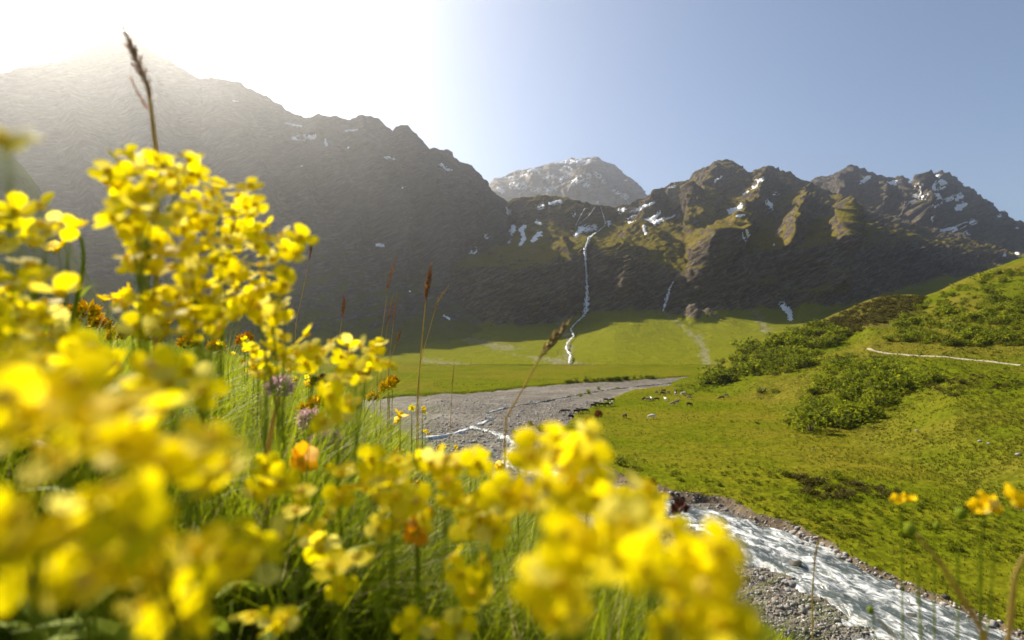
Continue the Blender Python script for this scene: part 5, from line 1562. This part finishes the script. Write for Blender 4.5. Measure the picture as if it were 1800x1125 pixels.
# ------------------------------------------------------------------ tall grass stalks with seed spikes
def stalk(label, top, bend, foot, d, spike, mat_spike, width=0.004, stem_r=0.0008, curl=0.0, dense=46):
    """top, bend, foot are photo pixels; foot is continued to the ground"""
    p_top, p_mid, p_low = WV(*top, d), WV(*bend, d), WV(*foot, d * 1.02)
    dr = (p_low - p_mid)
    gz = float(near_z(p_low.x, p_low.y))
    root_p = Vector((p_low.x + dr.x * 0.1, p_low.y + 0.01, gz - 0.01))
    if root_p.z > p_low.z - 0.02: root_p.z = p_low.z - 0.03
    root = empty("grass_stalk", root_p)
    tag(root, label, "grass stalk", "tall grass stalks with seed spikes")
    c1 = bez(root_p, root_p.lerp(p_low, 0.5), p_low + (p_low - p_mid) * 0.1, p_low, 6)
    c2 = bez(p_low, p_low.lerp(p_mid, 0.4), p_mid.lerp(p_low, 0.2), p_mid, 8)[1:]
    c3 = bez(p_mid, p_mid + (p_mid - p_low) * 0.15, p_mid.lerp(p_top, 0.7), p_top, 10)[1:]
    c = np.concatenate([c1, c2, c3]) - np.array(root_p)
    V, F = tube(c, np.linspace(stem_r * 1.3, stem_r * 0.5, len(c)), 5)
    link("stalk", np_mesh("stalk", V, F), root, M_STRAW)
    # spikelets along the last part
    s = np.concatenate([[0], np.cumsum(np.linalg.norm(np.diff(c, axis=0), axis=1))])
    q = np.linspace(s[-1] - spike, s[-1], dense)
    pts = np.stack([np.interp(q, s, c[:, i]) for i in range(3)], 1)
    tg = np.gradient(pts, axis=0); tg /= np.linalg.norm(tg, axis=1)[:, None]
    parts = []
    for i in range(dense):
        t = i / dense
        a = i * 2.4; u = np.cross(tg[i], [0.2, 0.9, 0.1]); u /= np.linalg.norm(u); v = np.cross(tg[i], u)
        o = u * math.cos(a) + v * math.sin(a)
        env = width * (0.5 + 0.7 * math.sin(math.pi * min(1, t * 1.05 + 0.08))) * random.uniform(0.7, 1.2)
        ax = tg[i] * 1.0 + o * 0.45; ax /= np.linalg.norm(ax)
        l = env * 2.2; wv = np.cross(ax, o); wv /= np.linalg.norm(wv) + 1e-9
        b = pts[i] + o * env * 0.1
        parts.append(([b, b + ax * l * 0.5 + wv * env * 0.34, b + ax * l, b + ax * l * 0.5 - wv * env * 0.34, b + ax * l * 0.5 + o * env * 0.34, b + ax * l * 0.5 - o * env * 0.2], [(0, 1, 2, 4), (0, 4, 2, 3), (0, 3, 2, 5), (0, 5, 2, 1)]))
    V, F = join(parts)
    link("seed_spike", np_mesh("seed_spike", V, F), root, mat_spike)
    return root
st = stalk("tall brown grass spike rising against the left peak", (214, 42), (262, 165), (276, 280), .42, 0.062, M_SEED, 0.0036, 0.0016)
# its side branch
a0, a1 = WV(258, 190, .42), WV(228, 132, .42)
V, F = tube(bez(a0, a0.lerp(a1, .4), a1 + Vector((.004, 0, -.012)), a1, 8) - np.array(st.location), np.linspace(.0009, .0004, 8), 4)
link("side_branch", np_mesh("side_branch", V, F), st, M_SEED)
stalk("brown grass spike just right of the tall yellow clump", (549, 415), (543, 460), (520, 570), 1.3, 0.055, M_SEED, 0.0034)
stalk("short brown grass spike against the dark slope", (606, 518), (603, 548), (594, 610), 1.6, 0.07, M_SEED, 0.005)
stalk("tall slender grass spike left of the pair", (698, 452), (682, 505), (664, 640), 1.5, 0.10, M_SEED, 0.0045)
stalk("thin brown grass spike in the middle of the trio", (690, 520), (682, 565), (670, 660), 1.5, 0.09, M_SEED, 0.0034)
stalk("thin mottled grass spike right in the trio", (698, 514), (692, 560), (682, 660), 1.6, 0.09, M_SEED, 0.0036)
stalk("short leaning grass spike below the trio", (706, 577), (697, 600), (684, 640), 1.5, 0.05, M_SEED, 0.003)
stalk("thick reddish brown grass spike, tallest of the pair", (758, 464), (748, 530), (734, 690), 1.25, 0.085, M_SEED, 0.0058, 0.0014, dense=60)
stalk("bowed pale grass spike right of the reddish one", (788, 503), (766, 540), (738, 640), 1.3, 0.075, M_SEED2, 0.004)
stalk("thin reddish stalk over the sunny plain", (799, 632), (795, 680), (791, 760), 1.5, 0.09, M_SEED, 0.002)
stalk("blurred pale grass spike leaning across the far meadow", (1002, 563), (950, 628), (890, 735), .62, 0.055, M_SEED2, 0.0046, 0.001)
stalk("brown grass stalk standing against the upper rapids", (1170, 850), (1163, 900), (1158, 960), .55, 0.03, M_SEED2, 0.002, 0.0008)
stalk("green grass spike in front of the stream", (1440, 942), (1432, 985), (1428, 1040), .8, 0.05, M_SEED2, 0.0022, 0.0009)
stalk("thick blurred yellow stalk at the bottom right corner", (1800, 975), (1782, 1020), (1772, 1125), .30, 0.004, M_SEED2, 0.001, 0.0014, dense=6)
stalk("dark blurred stem crossing the bottom right meadow", (1612, 940), (1660, 1000), (1730, 1115), .30, 0.004, M_SEED, 0.001, 0.0013, dense=6)
stalk("thin dark stem leaning over the stream at the bottom", (1530, 1072), (1550, 1095), (1590, 1140), .45, 0.004, M_SEED, 0.001, 0.0007, dense=6)
stalk("hairy grey stem under the rosy clover head", (490, 695), (480, 740), (468, 810), .555, 0.004, M_SEED, 0.001, 0.0026, dense=6)
# curved stem carrying the buttercup pair
p = [WV(138, 410, .42), WV(158, 450, .42), WV(140, 500, .43), WV(128, 560, .44)]
gz = float(near_z(p[3].x, p[3].y)); rt = Vector((p[3].x - .005, p[3].y + .01, gz - .01))
root = tag(empty("curved_plant", rt), "thick curved green stem between the left blooms", "plant")
c = np.concatenate([np.array(bez(rt, rt.lerp(p[3], .5), p[3].lerp(rt, .1), p[3], 6)), bez(p[3], p[2], p[1], p[0], 12)[1:]]) - np.array(rt)
V, F = tube(c, np.linspace(.0019, .0012, len(c)), 6)
link("stem", np_mesh("stem", V, F), root, M_STEM)
lv, lf = leaf_blade(c[7], c[7] + np.array([.018, -.004, .012]), .004)
link("leaf", np_mesh("leaf", lv, lf), root, M_STEM)

# ------------------------------------------------------------------ haze
t = NT("haze_air")
vol = t.n("VolumePrincipled")
vol.inputs["Color"].default_value = (0.93, 0.95, 1.0, 1)
vol.inputs["Density"].default_value = 0.000085
vol.inputs["Anisotropy"].default_value = 0.77
M_HAZE = t.done(None, vol.outputs[0])
lo, hi = (-2600, -60, -24), (4600, 4900, 1330)
hv = [(x, y, z) for x in (lo[0], hi[0]) for y in (lo[1], hi[1]) for z in (lo[2], hi[2])]
hf = [(0, 1, 3, 2), (4, 6, 7, 5), (0, 4, 5, 1), (2, 3, 7, 6), (0, 2, 6, 4), (1, 5, 7, 3)]
tag(link("haze", np_mesh("haze", hv, np.array(hf), False), mat=M_HAZE), "thin sunlit haze filling the valley air", "haze", kind="stuff")
